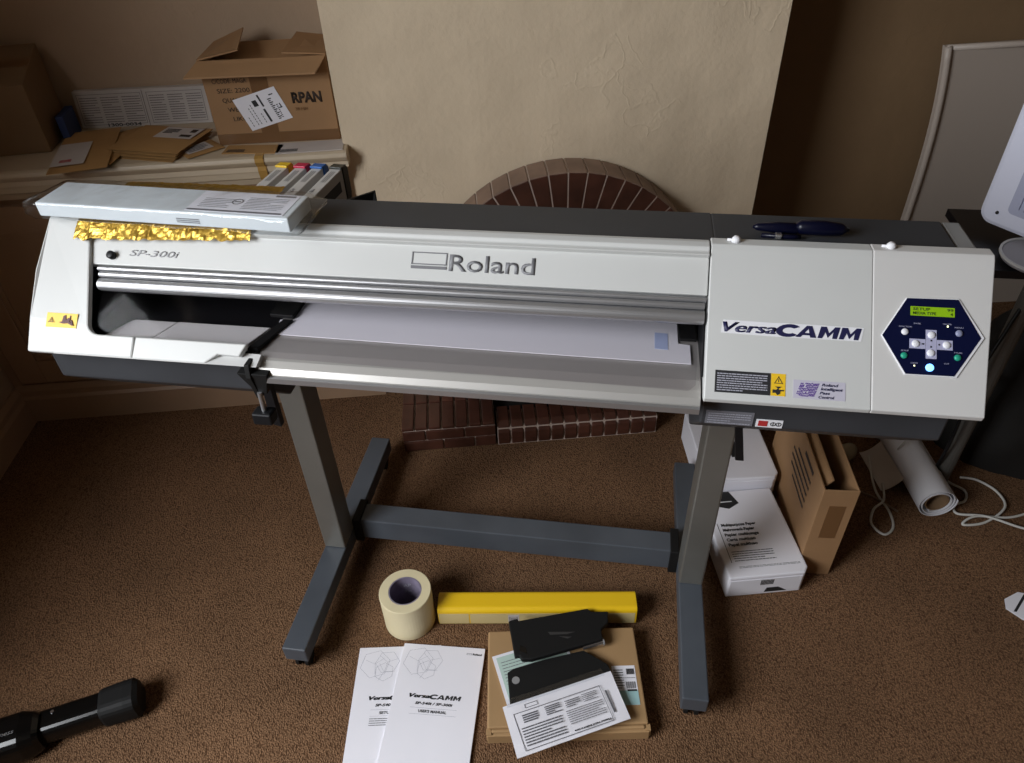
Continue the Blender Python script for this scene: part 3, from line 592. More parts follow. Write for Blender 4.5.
for nm, x, s, r, m_ in (('arrow_button', 1.206, 0.0985, 0.0046, WBTN), ('arrow_button', 1.1875, 0.0866, 0.0046, WBTN), ('arrow_button', 1.2235, 0.0868, 0.0046, WBTN), ('arrow_button', 1.2052, 0.0757, 0.0046, WBTN),
                        ('function_button', 1.175, 0.101, 0.0042, WBTN), ('menu_button', 1.238, 0.1025, 0.0042, GBTN), ('setup_button', 1.1742, 0.0708, 0.004, GRNB), ('pause_button', 1.2362, 0.0718, 0.004, GRNB), ('power_button', 1.204, 0.0573, 0.0048, LEDB)):
    bt = MB(); c0 = S(x, s, f); ring = lambda r_, o_: [c0+XA*r_*math.cos(2*PI*k/18)+YA*r_*math.sin(2*PI*k/18)+NA*o_ for k in range(18)]
    vs = ring(r, 0)+ring(r, 0.0012)+ring(r*0.75, 0.0022)+[c0+NA*0.0026]
    fs = [(k, (k+1) % 18, 18+(k+1) % 18, 18+k) for k in range(18)]+[(18+k, 18+(k+1) % 18, 36+(k+1) % 18, 36+k) for k in range(18)]+[(36+k, 36+(k+1) % 18, 54) for k in range(18)]
    bt.add(vs, fs).build(nm, m_, rc2, OP, smooth=True)
ld = MB(); plate(ld, S(1.2243, 0.1095, f), XA, YA, 0.0016, 0.0022, 0.0004); ld.build('status_light', LEDY, rc2, OP)
ld = MB(); plate(ld, S(1.1855, 0.058, f), XA, YA, 0.0016, 0.0016, 0.0004); ld.build('status_light', LEDY, rc2, OP)
mk = MB(); blob(mk, [(1.1962, 0.0866), (1.1945, 0.0874), (1.1945, 0.0858)], f+0.0006)
for (x, s) in ((1.1965, 0.0866), (1.2150, 0.0868), (1.2058, 0.0915), (1.2055, 0.0835)): plate(mk, S(x-0.001, s-0.001, f+0.0005), XA, YA, 0.002, 0.002, 0.0003)
mk.build('arrow_marks', BLKT, rc2, OP)
for t_, x, s, w_ in (('FUNCTION', 1.168, 0.1068, 0.015), ('BASE', 1.1855, 0.1115, 0.008), ('HEATER', 1.2195, 0.1125, 0.010), ('MENU', 1.233, 0.1088, 0.010), ('SETUP', 1.1705, 0.0762, 0.009), ('PAUSE', 1.2325, 0.0770, 0.009), ('CLEAN', 1.182, 0.0612, 0.008), ('CUT', 1.2205, 0.0625, 0.006)):
    ST('key_lettering', t_, x, s, w_, 0.0018, mat('dim_white_ink', (0.3, 0.3, 0.42), 0.6), rc2, 0.0, off=f)
# labels on the charcoal front below the right cover
Xp = Vector((1, 0, 0)); Zp = Vector((0, 0.0, 1))
sl = MB(); plate(sl, (0.947, 0.0298, 0.9795), Xp, Zp, 0.0625, 0.0235, 0.0006); slo = sl.build('serial_plate', GLAB, pr, OP)
printrows(MB(), (0.950, 0.0292, 0.981), Xp, Zp, 0.056, 0.02, 5, fill=0.3, seed=8, wmin=0.03, wmax=0.1).build('serial_print', LINET, slo, OP)
sl = MB(); plate(sl, (1.0135, 0.0298, 0.9795), Xp, Zp, 0.0345, 0.0135, 0.0006); slo = sl.build('approval_label', WHT, pr, OP)
sl = MB(); plate(sl, (1.0165, 0.0291, 0.9815), Xp, Zp, 0.012, 0.0095, 0.0003); sl.build('red_mark', RED, slo, OP)
sl = MB()
for xx in (1.0355, 1.0425):
    for k in range(12):
        a, b = 2*PI*k/12, 2*PI*(k+1)/12
        q = [(xx+r_*math.cos(t_), 0.0289, 0.9863+r_*math.sin(t_)) for r_, t_ in ((0.0028, a), (0.0036, a), (0.0036, b), (0.0028, b))]; sl.loft(q, [(v[0], 0.0286, v[2]) for v in q])
    plate(sl, (xx-0.0004, 0.0289, 0.9835), Xp, Zp, 0.0008, 0.0055, 0.0003)
sl.build('approval_mark', BLKT, slo, OP)
# ink bay behind the left end
MB().prismx([(0.30, 0.985), (0.30, 1.085), (0.37, 1.075), (0.44, 1.06), (0.44, 0.985)], 0.14, 0.40).build('ink_bay', DGREY, pr, OP, bevel=0.003)
MB().prismx([(0.30, 1.00), (0.26, 1.15), (0.315, 1.150), (0.36, 1.00)], 0.375, 0.381).loft([(0.375, 0.31, 1.0), (0.43, 0.31, 1.0), (0.43, 0.316, 1.0), (0.375, 0.316, 1.0)], [(0.375, 0.31, 1.149), (0.412, 0.345, 1.150), (0.412, 0.351, 1.150), (0.375, 0.316, 1.149)]).build('ink_bay_flap', BLKS, pr, OP)
# stand
for x in (0.1205, 1.0485):
    lg_ = MB().box(x-0.029, x+0.029, 0.405, 0.475, 0.100, 0.892).build('leg', LEGM, pr, OP, bevel=0.004)
    ft = MB().box(x-0.029, x+0.029, 0.105, 0.831, 0.052, 0.100).build('foot', DGREY2, pr, OP, bevel=0.003)
    for y in (0.135, 0.80):
        cm = MB().tube([(x, y, 0.053), (x, y, 0.045)], 0.010, 12).box(x-0.013, x+0.013, y-0.012, y+0.012, 0.028, 0.048)
        for sx in (-0.016, 0.008): cm.tube([(x+sx, y, 0.0195), (x+sx+0.008, y, 0.0195)], 0.0195, 18)
        cm.build('caster', BLKS, ft, OP)
MB().box(0.1505, 1.0185, 0.479, 0.541, 0.058, 0.130).build('crossbar', DGREY2, pr, OP, bevel=0.003)
for a_, b_ in ((0.1500, 0.172), (0.998, 1.0195)): MB().box(a_, b_, 0.470, 0.55, 0.0525, 0.136).build('crossbar_bracket', BLKS, pr, OP, bevel=0.002)

# ---- vinyl sheet lying in the printer
vs_ = [(0.345, 0.195), (0.344, 0.110), (0.323, 0.108), (0.327, 0.072), (0.634, 0.067), (0.922, 0.064), (0.922, 0.106), (0.906, 0.108), (0.905, 0.185), (0.60, 0.195)]
vm = MB(); vm.loft([(a, b, 1.0505) for a, b in vs_], [(a, b, 1.0520) for a, b in vs_])
vo = vm.build('vinyl_sheet', VINYL, None, (0.62, 0.12, 1.05), loc=PW(0.62, 0.12, 1.05), rotz=-PH); tag(vo, 'white vinyl sheet feeding out over the silver apron inside the printer', 'sheet')
st_ = MB(); st_.prismz([(0.874, 0.093), (0.892, 0.092), (0.892, 0.130), (0.874, 0.131)], 1.0521, 1.0524).build('blue_tint_sticker', mat('pale_blue_tint', (0.42, 0.50, 0.72), 0.5), vo, (0.62, 0.12, 1.05))
st_ = MB(); st_.prismz([(0.3265, 0.074), (0.334, 0.074), (0.334, 0.086), (0.3265, 0.086)], 1.0521, 1.0524).build('yellow_tag', YEL, vo, (0.62, 0.12, 1.05))

# =================================================================== THINGS ON THE PRINTER
rp_ = -PH
# gold foil envelope under the wrapped packet
def foilf(u, v):
    x = 0.035+u*0.262; 
    y = 0.272-v*0.128
    if u < 0.12: x -= 0.012*v
    nz = mnoise.noise(Vector((u*17, v*8, 2)))*0.0024+mnoise.noise(Vector((u*45, v*20, 5)))*0.0012
    edge = 0.004*mnoise.noise(Vector((u*22, 0, 9)))
    if v < 0.86: return (x, y, 1.1858+abs(nz)*(1 if v > .15 else 1.2)+0.0006)
    s_ = (v-0.86)/0.14; ss = SL-0.004-s_*(0.020+edge+0.010*(1-u))
    p_ = S(x, ss, 0.0055+abs(nz)*1.2); return tuple(p_)
fb = MB(); fb.grid(foilf, 90, 40, 0.0008)
fo = fb.build('gold_foil_envelope', GOLD, None, (0.16, 0.2, 1.186), loc=PW(0.16, 0.2, 1.186), rotz=rp_); tag(fo, 'crumpled gold foil envelope lying under the plastic-wrapped packet on the printer', 'envelope')
# packet in clear plastic
AK = math.radians(-2.6); tilt = 0
pk = thing('wrapped_packet', 'long pale grey packet in clear plastic wrap lying on the left end of the printer', 'packet', PW(0.182, 0.160, 1.1925), -PH+AK)
MB().box(-0.204, 0.190, -0.036, 0.036, 0.001, 0.0225).build('carton', PKG, pk, bevel=0.002)
q = MB(); plate(q, (0.032, -0.030, 0.0226), (1, 0, 0), (0, 1, 0), 0.148, 0.062, 0.0004); ql = q.build('paper_label', PAPER, pk)
q = MB(); plate(q, (0.034, -0.0285, 0.0231), (1, 0, 0), (0, 1, 0), 0.142, 0.0045, 0.0002)
printrows(q, (0.045, -0.018, 0.0229), (1, 0, 0), (0, 1, 0), 0.045, 0.030, 6, fill=0.22, seed=4, wmin=.04, wmax=.12); printrows(q, (0.110, -0.018, 0.0229), (1, 0, 0), (0, 1, 0), 0.06, 0.038, 8, fill=0.22, seed=9, wmin=.04, wmax=.12)
for k in range(16):
    a, b = 2*PI*k/16, 2*PI*(k+1)/16; cc = (0.097, 0.003)
    qq = [(cc[0]+r_*math.cos(t_), cc[1]+r_*math.sin(t_), 0.0231) for r_, t_ in ((0.0065, a), (0.0085, a), (0.0085, b), (0.0065, b))]; q.loft(qq, [(v[0], v[1], 0.0234) for v in qq])
plate(q, (0.0925, 0.0015, 0.0231), (1, 0, 0), (0, 1, 0), 0.009, 0.003, 0.0003); plate(q, (0.145, 0.024, 0.0231), (1, 0, 0), (0, 1, 0), 0.03, 0.005, 0.0003)
q.build('label_print', GREYT, ql)
q = MB(); printrows(q, (0.02, -0.0362, 0.006), (1, 0, 0), (0, 0, 1), 0.035, 0.008, 3, fill=0.5, seed=14, wmin=.05, wmax=.2); q.build('side_print', GREYT, pk)
wr = MB(); NU, NV = 60, 28; pp = box_poly(0.086, 0.028, 0.006, 6)
rings = []
for i in range(NU+1):
    u = i/NU; x = -0.222+u*0.434; endk = min(1, (1-u)/0.05, (u)/0.03)
    ks = 0.25+0.75*min(1, max(0, endk)); row = []
    for a, b in pp:
        nz = mnoise.noise(Vector((x*22, a*60, b*60)))*0.0022*(2.2 if u > 0.88 or u < .05 else 1)
        zz = 0.0122+b*(ks if u > .93 else max(ks, .55))+nz
        row.append((x+mnoise.noise(Vector((a*70, b*70, 3)))*0.005*(1 if (u > 0.96 or u < 0.03) else 0), a*(1+0.03*(u > .93))+nz, max(0.0, zz)))
    rings.append(row)
n = len(pp); wr.add([v for r_ in rings for v in r_], [(i*n+k, i*n+(k+1) % n, (i+1)*n+(k+1) % n, (i+1)*n+k) for i in range(NU) for k in range(n)]+[tuple(range(n)), tuple(NU*n+k for k in range(n))])
wr.build('plastic_wrap', WRAP, pk, smooth=True)
# folding knife
kn = thing('pocket_tool', 'dark navy plastic hand tool lying on the printer top by the right cover', 'tool', PW(1.052, 0.1935, 1.1802), -PH+0.02)
MB().tube([(-0.060, 0.004, 0.009), (-0.054, 0.004, 0.009), (-0.03, 0.003, 0.009), (-0.004, 0.001, 0.009), (0.0, 0.001, 0.009)], 0.009, 14, radii=[0.002, 0.005, 0.0075, 0.008, 0.005]).build('handle', BLUEP, kn, smooth=True)
MB().tube([(-0.006, 0.0, 0.0125), (0.0, 0.0, 0.0125), (0.03, -0.001, 0.012), (0.052, -0.001, 0.011), (0.062, -0.001, 0.011)], 0.012, 16, radii=[0.005, 0.0095, 0.010, 0.0085, 0.002]).build('cap', BLUEP, kn, smooth=True)
MB().tube([(-0.050, -0.009, 0.0035), (-0.01, -0.012, 0.0035), (0.0, -0.011, 0.0035)], 0.003, 8).build('clip', BLUEP, kn, smooth=True)
MB().box(-0.033, -0.024, -0.0155, -0.0075, 0.0005, 0.0085).build('slider', STEEL, kn, bevel=0.0015)
# ink cartridges in the bay
for i, (nm, cm_, x) in enumerate((('yellow', INKY, 0.2065), ('magenta', INKM, 0.2405), ('blue', INKC, 0.2715), ('black', INKK, 0.3070))):
    ca = thing('ink_cartridge', 'white ink cartridge with a %s end cap standing in the row behind the printer' % nm, 'ink cartridge', PW(x, 0.385, 1.080 if False else 1.063), -PH-0.08, 'ink cartridges behind the printer')
    MB().box(-0.010, 0.010, -0.062, 0.060, 0.018, 0.0815).build('body', CARTW, ca, bevel=0.0015)
    MB().prismx([(0.056, 0.016), (0.072, 0.016), (0.080, 0.03), (0.080, 0.076), (0.074, 0.084), (0.054, 0.086), (0.054, 0.082), (0.0605, 0.082), (0.0605, 0.018)], -0.0115, 0.0115).build('end_cap', cm_, ca, bevel=0.002)
    q = MB(); plate(q, (0.0101, -0.045, 0.045), (0, 1, 0), (0, 0, 1), 0.09, 0.020, 0.0003); q.build('colour_band', cm_ if nm != 'black' else BLKT, ca)
    text('cap_lettering', ('Ye', 'Mg', 'Cy', 'Bk')[i], (0.0, -0.040, 0.0816), (0, 1, 0), (-1, 0, 0), 0.012, 0.006, GREYT, ca)
    q = MB(); printrows(q, (0.005, 0.0, 0.0812), (0, 1, 0), (-1, 0, 0), 0.045, 0.010, 3, fill=0.35, seed=20+i, wmin=.1, wmax=.2); q.build('top_print', GREYT, ca)

# =================================================================== ON THE CUPBOARD TOP (z = 0.892)
ZS = 0.8925
def cardboard_text(nm, s_, x, z, w_, h_, par, b=0.0): return text(nm, s_, (x, 0, z), (1, 0, 0), (0, 0, 1), w_, h_, BRNT, par, bold=b)
ob = thing('open_cardboard_box', 'open brown cardboard box with a tilted white address label beside the chimney', 'box', (0.114, 1.196, ZS), -0.02)
W2, D2, H2, t = 0.170, 0.185, 0.226, 0.004
m = MB(); m.box(-W2, W2, 0, t, 0, H2).box(-W2, W2, D2-t, D2, 0, H2).box(-W2, -W2+t, t, D2-t, 0, H2).box(W2-t, W2, t, D2-t, 0, H2).box(-W2+t, W2-t, t, D2-t, 0, t)
m.build('carton', CARD, ob, bevel=0.001)
m = MB(); m.loft([(-W2, 0.0, H2), (W2, 0.0, H2), (W2, 0.004, H2+0.001), (-W2, 0.004, H2+0.001)], [(-W2-0.030, -0.048, H2-0.030), (W2-0.026, -0.048, H2-0.033), (W2-0.026, -0.046, H2-0.029), (-W2-0.030, -0.046, H2-0.026)]); m.build('front_flap', CARD, ob)
m = MB(); m.loft([(-W2, 0.002, H2+.001), (-W2, D2, H2+.001), (-W2, D2, H2+0.005), (-W2, 0.002, H2+0.005)], [(-W2+0.112, 0.008, H2+0.020), (-W2+0.095, D2-0.01, H2+0.036), (-W2+0.095, D2-0.01, H2+0.040), (-W2+0.112, 0.008, H2+0.024)]); m.build('left_flap', CARD, ob)
m = MB(); m.loft([(W2, 0.002, H2+.001), (W2, D2, H2+.001), (W2, D2, H2+0.005), (W2, 0.002, H2+0.005)], [(W2-0.115, 0.008, H2+0.008), (W2-0.100, D2-0.01, H2+0.018), (W2-0.100, D2-0.01, H2+0.022), (W2-0.115, 0.008, H2+0.012)]); m.build('right_flap', CARD, ob)
m = MB(); m.loft([(-W2+.01, D2-0.006, H2-.002), (W2-.01, D2-0.006, H2-.002), (W2-.01, D2-0.005, H2+0.002), (-W2+.01, D2-0.005, H2+0.002)], [(-W2+.012, D2-0.10, H2-0.03), (W2-.012, D2-0.10, H2-0.03), (W2-.012, D2-0.10, H2-0.026), (-W2+.012, D2-0.10, H2-0.026)]); m.build('back_flap', CARD, ob)
m = MB(); m.box(-0.045, 0.003, -0.0008, 0.0, 0.0, H2-.001); m.build('brown_tape', TAPEB, ob)
m = MB(); m.box(-W2, W2, -0.0006, 0, 0.0, 0.030); m.build('bottom_tape', TAPEB, ob)
# texts on the front
for i, (a, b, w_) in enumerate((('C/CODE: MAGA', -0.145, 0.092), ('SIZE: 2200', -0.138, 0.088), ('QUAN', -0.130, 0.048), ('WEB:', -0.122, 0.044), ('LIKO', -0.113, 0.040))):
    text('box_lettering', a, (b, -0.0005, 0.168-i*0.0255), (1, 0, 0), (0, 0, 1), w_, 0.0125, BRNT, ob)
text('box_lettering', 'RPAN', (0.058, -0.0005, 0.108), (1, 0, 0), (0, 0, 1), 0.082, 0.028, BRNT, ob, bold=0.045)
text('box_lettering', '38 MM', (0.062, -0.0005, 0.086), (1, 0, 0), (0, 0, 1), 0.034, 0.009, TAPEB, ob)
m = MB(); LX, LY = Vector((0.967, 0, 0.255)), Vector((-0.36, 0, 0.93)); LO = Vector((-0.070, -0.0012, 0.036))
plate(m, LO, LX, LY, 0.124, 0.093, 0.0005); lb = m.build('address_label', PAPER, ob)
LXn, LYn = LX.normalized(), LY.normalized(); NN = LXn.cross(LYn)
q = MB()
def lp(x, y, a, b): plate(q, LO+LXn*x+LYn*y+NN*0.0006, LX, LY, a, b, 0.0003)
lp(0.062, 0.008, 0.006, 0.038); lp(0.066, 0.052, 0.005, 0.034); lp(0.045, 0.058, 0.013, 0.017)
for i in range(12): lp(0.088, 0.008+i*0.0052, 0.007+0.004*(i % 2), 0.0028)
for i in range(8): lp(0.099+0.0005*i, 0.010+i*0.005, 0.004, 0.0025)
lp(0.106, 0.035, 0.009, 0.003); lp(0.111, 0.038, 0.003, 0.010); lp(0.098, 0.075, 0.012, 0.003)
for xx, l_ in ((0.012, 0.03), (0.026, 0.055), (0.035, 0.062), (0.050, 0.03)):
    for j in range(int(l_/0.007)): lp(xx, 0.010+j*0.0075, 0.0018, 0.005)
q.build('label_print', BLKT, lb)
# printed carton leaning at the back
nb = thing('printed_carton', 'long low white carton covered in grey print standing against the alcove wall', 'carton', (-0.312, 1.402, ZS), -0.03)
MB().loft([(-0.205, 0, 0), (0.190, 0, 0), (0.190, 0.022, 0), (-0.205, 0.022, 0)], [(-0.205, 0.016, 0.104), (0.190, 0.016, 0.104), (0.190, 0.038, 0.104), (-0.205, 0.038, 0.104)]).build('box', PAPERD, nb, bevel=0.002)
YN = Vector((0, 0.152, 0.988))
q = MB()
for x0, w_, sd in ((-0.195, 0.19, 2), (0.012, 0.165, 6)):
    frame(q, (x0, 0.0008, 0.008), (1, 0, 0), YN, w_, 0.088, 0.0012, lift=0.0003)
    for c_ in range(3): printrows(q, (x0+0.006+c_*w_/3, 0.0012, 0.014), (1, 0, 0), YN, w_/3-0.01, 0.076, 11, fill=0.35, seed=sd+c_, wmin=.06, wmax=.25)
plate(q, (-0.0005, 0.0, 0.001), (1, 0, 0), YN, 0.002, 0.102, 0.0003, lift=0.0003)
q.build('print', mat('brown_grey_print', (0.20, 0.17, 0.16), 0.7), nb)
text('carton_lettering', '1300-0034', (-0.125, 0.0008, 0.003), (1, 0, 0), YN, 0.10, 0.009, BLKT, nb, bold=0.02, lift=0.0006)
# dark brown box at the left
db = thing('brown_box', 'dark brown cardboard box with raised lid at the far left end of the cupboard top', 'box', (-0.715, 1.212, ZS), 0.10)
MB().prismx([(0, 0), (0.19, 0), (0.19, 0.245), (0, 0.185)], -0.185, 0.178).build('carton', CARDD, db, bevel=0.002)
MB().prismx([(0.085, 0.2115), (0.12, 0.2225), (0.12, 0.2233), (0.085, 0.2123)], -0.185, 0.178).build('tape', TAPEB, db)
text('box_lettering', 'W', (0.075, 0.02, 0.192), (1, 0, 0), (0, 0.95, 0.3), 0.03, 0.022, BLKT, db, bold=0.03)
tag(MB().box(-0.011, 0.011, -0.05, 0.05, 0, 0.075).build('blue_folder', mat('dark_blue_card', (0.02, 0.04, 0.13), 0.6), None, loc=(-0.520, 1.345, ZS), rotz=0.1, bevel=0.002), 'dark blue card box wedged between the dark box and the printed carton', 'box')
def envelope(name, label, w_, h_, th, loc, rz, parts=(), m_=MANI, group=None, rx=0, ry=0):
    e = thing(name, label, 'envelope', loc, rz, group, rot=(rx, ry, rz))
    def ef(u, v):
        b_ = math.sin(PI*u)**0.5*math.sin(PI*v)**0.5 if 0 < u < 1 and 0 < v < 1 else 0
        return ((u-0.5)*w_, (v-0.5)*h_, 0.0012+th*b_+0.0005*mnoise.noise(Vector((u*6, v*6, w_*50))))
    g = MB(); g.grid(ef, 14, 10, 0.0); g.grid(lambda u, v: ((u-0.5)*w_, (0.5-v)*h_, 0.0), 1, 1)
    NV_ = 11*15
    rim = [i for i in range(15)]
    g.box(-w_/2, w_/2, -h_/2, h_/2, 0.0, 0.0012)
    g.build('paper', m_, e); return e
e1 = envelope('padded_envelope', 'manila envelope with a pale label at the cupboard edge beside the dark box', 0.150, 0.315, 0.005, (-0.425, 1.195, ZS+0.0125), 0.20)
q = MB(); plate(q, (-0.070, -0.125, 0.0080), (1, 0, 0), (0, 1, 0), 0.085, 0.165, 0.0004); ql = q.build('label', PAPERD, e1)
q = MB(); printrows(q, (-0.050, -0.105, 0.0085), (1, 0, 0), (0, 1, 0), 0.03, 0.02, 3, seed=2, wmin=.1, wmax=.3); q.build('label_print', RED, ql)
envelope('padded_envelope', 'manila envelope underneath the labelled one at the cupboard edge', 0.13, 0.24, 0.004, (-0.375, 1.215, ZS+0.0062), -0.12)
envelope('padded_envelope', 'small manila envelope wedged behind the pile of padded envelopes', 0.12, 0.09, 0.004, (-0.355, 1.325, ZS+0.0001), 0.65)
for i in range(4):
    e = envelope('padded_envelope', ('lowest manila envelope of the middle pile on the cupboard top', 'second manila envelope from the bottom of the middle pile', 'third manila envelope from the bottom of the middle pile', 'topmost manila envelope of the middle pile with an address label')[i], 0.225, 0.185, 0.003, (-0.238+0.004*i, 1.215+0.005*i, ZS+0.0002+i*0.0058), -0.33+0.02*(i % 2), group='pile of padded envelopes')
q = MB(); plate(q, (-0.025, 0.0, 0.0050), (1, 0, 0), (0, 1, 0), 0.120, 0.080, 0.0004); ql = q.build('label', PAPERD, e)
q = MB(); printrows(q, (-0.015, 0.03, 0.0055), (1, 0, 0), (0, 1, 0), 0.045, 0.035, 4, seed=3, wmin=.1, wmax=.3); plate(q, (0.050, 0.012, 0.0055), (1, 0, 0), (0, 1, 0), 0.035, 0.015, 0.0003); plate(q, (0.065, 0.045, 0.0055), (1, 0, 0), (0, 1, 0), 0.018, 0.022, 0.0003); q.build('label_print', BRNT, ql)
e = envelope('padded_envelope', 'manila envelope with a striped label beside the open cardboard box', 0.11, 0.09, 0.004, (-0.108, 1.175, ZS+0.0020), 0.70)
q = MB(); plate(q, (-0.045, -0.028, 0.0056), (1, 0, 0), (0, 1, 0), 0.075, 0.055, 0.0004); ql = q.build('label', PAPERD, e)
q = MB(); printrows(q, (-0.038, -0.022, 0.0061), (1, 0, 0), (0, 1, 0), 0.06, 0.04, 4, seed=31, wmin=.2, wmax=.4); q.build('label_print', GREYT, ql)
for i, (x, y, rz, w_, h_, m_, lab) in enumerate(((0.205, 1.143, 0.02, 0.185, 0.075, PAPERD, 'white letter sticking out under the open cardboard box at the cupboard end'), (0.045, 1.150, -0.12, 0.16, 0.06, MANI, 'brown paper slip sticking out under the open cardboard box'))):
    e = thing('letter', lab, 'paper', (x, y, ZS+0.0001+0.0*i), rz)
    MB().box(-w_/2, w_/2, -h_/2, h_/2, 0, 0.002).build('sheet', m_, e)
    q = MB(); printrows(q, (-w_/2+0.01, -h_/2+0.008, 0.002), (1, 0, 0), (0, 1, 0), 0.05, 0.02, 3, seed=40+i, wmin=.2, wmax=.4); q.build('print', BLKT, e)

# =================================================================== ON THE FLOOR
# masking tape
mt = thing('masking_tape_roll', 'wide roll of cream masking tape standing on end on the carpet', 'tape', (0.403, 0.197, 0.0005))
MB().lathe([(0.0415, 0.0), (0.0635, 0.0), (0.065, 0.002), (0.065, 0.118), (0.0635, 0.12), (0.0415, 0.12)], 0, 0, 56, close=True).build('tape', CREAM, mt, smooth=False)
MB().lathe([(0.0385, 0.0), (0.041, 0.0), (0.041, 0.1195), (0.0385, 0.1195)], 0, 0, 48, close=True).build('core', CORE, mt, smooth=False)
text('core_lettering', 'TAPE', (-0.018, 0.0378, 0.083), (1, 0, 0), (0, 0, 1), 0.036, 0.012, LINET, mt)
text('core_lettering', '150 mm', (-0.018, 0.0378, 0.06), (1, 0, 0), (0, 0, 1), 0.036, 0.010, LINET, mt)
# yellow long box
yx = thing('yellow_tube_box', 'long bright yellow card box with a cream strip lying behind the flat brown parcel', 'box', (0.729, 0.172, 0.0005), -0.098)
pl_ = [(a, b+0.034) for a, b in box_poly(0.058, 0.068, 0.012, 5)]
MB().prismx(pl_, -0.249, 0.249).build('carton', YBOX, yx)
q = MB(); q.prismx([(-0.0294, 0.010), (-0.0294, 0.052), (-0.0290, 0.052), (-0.0290, 0.010)], -0.248, -0.172).prismx([(-0.0294, 0.010), (-0.0294, 0.052), (-0.0290, 0.052), (-0.0290, 0.010)], -0.169, 0.245); ys = q.build('cream_strip', CLAB, yx)
q = MB(); q.box(-0.073, -0.045, -0.0296, -0.0294, 0.014, 0.046); q.build('strip_mark', PAPERD, ys); q = MB(); frame(q, (-0.070, -0.0296, 0.020), (1, 0, 0), (0, 0, 1), 0.02, 0.018, 0.001); printrows(q, (-0.067, -0.0296, 0.022), (1, 0, 0), (0, 0, 1), 0.015, 0.012, 3, seed=2, wmin=.3, wmax=.5); q.build('strip_print', GREYT, ys)
MB().prismx([(a*0.9, 0.034+(b-0.034)*0.9) for a, b in pl_], 0.249, 0.2505).prismx([(a*0.9, 0.034+(b-0.034)*0.9) for a, b in pl_], -0.2505, -0.249).build('end_flap', YBOX, yx)
# flat brown mailer box
fbx = thing('mailer_box', 'flat brown cardboard mailer box lying under the black plastic pieces', 'box', (0.772, -0.026, 0.0005), -0.068)
m = MB(); m.box(-0.180, 0.180, -0.128, 0.128, 0.0, 0.034); m.build('tray', CARDL, fbx, bevel=0.002)
m = MB(); m.box(-0.178, 0.178, -0.114, 0.124, 0.0345, 0.045); m.box(-0.170, 0.170, -0.1225, -0.114, 0.0345, 0.041); m.build('lid', CARDL, fbx, bevel=0.003)
m = MB(); m.prismz([(-0.182, -0.126), (-0.170, -0.126), (-0.172, -0.112), (-0.182, -0.112)], 0.012, 0.0375); m.build('tab', CARDL, fbx)
m = MB(); m.prismz([(0.170, -0.126), (0.182, -0.126), (0.182, -0.112), (0.172, -0.112)], 0.012, 0.0375); m.build('tab', CARDL, fbx)
q = MB(); plate(q, (0.112, -0.072, 0.0453), (1, 0, 0), (0, 1, 0), 0.054, 0.095, 0.0004); pl1 = q.build('shipping_label', PAPER, fbx)
q = MB(); plate(q, (0.112, -0.072, 0.0458), (1, 0, 0), (0, 1, 0), 0.054, 0.034, 0.0002); q.build('blue_block', CYANL, pl1)
q = MB()
for i in range(14): plate(q, (0.141+i*0.0016, -0.033, 0.0458), (1, 0, 0), (0, 1, 0), 0.0006+0.0005*(i % 3 == 0), 0.016, 0.0003)
for i in range(12): plate(q, (0.145+i*0.0015, 0.001, 0.0458), (1, 0, 0), (0, 1, 0), 0.0009*(1+(i % 2)), 0.014, 0.0003)
plate(q, (0.114, -0.008, 0.0458), (1, 0, 0), (0, 1, 0), 0.05, 0.001, 0.0003); plate(q, (0.142, -0.040, 0.0458), (1, 0, 0), (0, 1, 0), 0.022, 0.0045, 0.0003)
printrows(q, (0.115, -0.034, 0.0456), (1, 0, 0), (0, 1, 0), 0.022, 0.05, 8, fill=.3, seed=12, wmin=.1, wmax=.3); q.build('label_print', BLKT, pl1)
# booklet under the black pieces
bk = thing('booklet', 'thin white booklet with a pale green cover beneath the black plastic pieces', 'booklet', (0.718, 0.0, 0.0462), -0.085+0.30)
MB().box(-0.100, 0.08, -0.062, 0.062, 0, 0.003).build('pages', PAPER, bk)
q = MB(); plate(q, (-0.092, -0.055, 0.0031), (1, 0, 0), (0, 1, 0), 0.165, 0.11, 0.0003); bc = q.build('cover_panel', GREENP, bk)
q = MB(); printrows(q, (-0.085, -0.05, 0.0034), (1, 0, 0), (0, 1, 0), 0.09, 0.095, 12, fill=.22, seed=17, wmin=.05, wmax=.2); q.build('cover_print', GREYT, bc)
# black plastic pieces
def wpoly(pts, c, a):
    ca_, sa_ = math.cos(-a), math.sin(-a); return [((x-c[0])*ca_-(y-c[1])*sa_, (x-c[0])*sa_+(y-c[1])*ca_) for x, y in pts]
c1 = (0.765, 0.06); P1_ = [(0.653, 0.112), (0.676, 0.117), (0.677, 0.110), (0.850, 0.127), (0.858, 0.117), (0.899, 0.113), (0.893, 0.083), (0.874, 0.068), (0.872, 0.040), (0.700, 0.006), (0.676, 0.008), (0.672, 0.018), (0.660, 0.018)]
k1 = thing('cartridge_holder', 'matte black plastic end piece with stepped corners resting on top of the parcel', 'plastic part', (c1[0], c1[1], 0.066), 0, None)
m = MB(); m.prismz(wpoly(P1_, c1, 0), 0.0, 0.014); m.build('shell', BLKS, k1, bevel=0.0025)
q = MB(); q.prismz(wpoly([(0.690, 0.020), (0.672, 0.030), (0.676, 0.044), (0.688, 0.036)], c1, 0), 0.0141, 0.0146); q.build('catch', BLKG, k1)
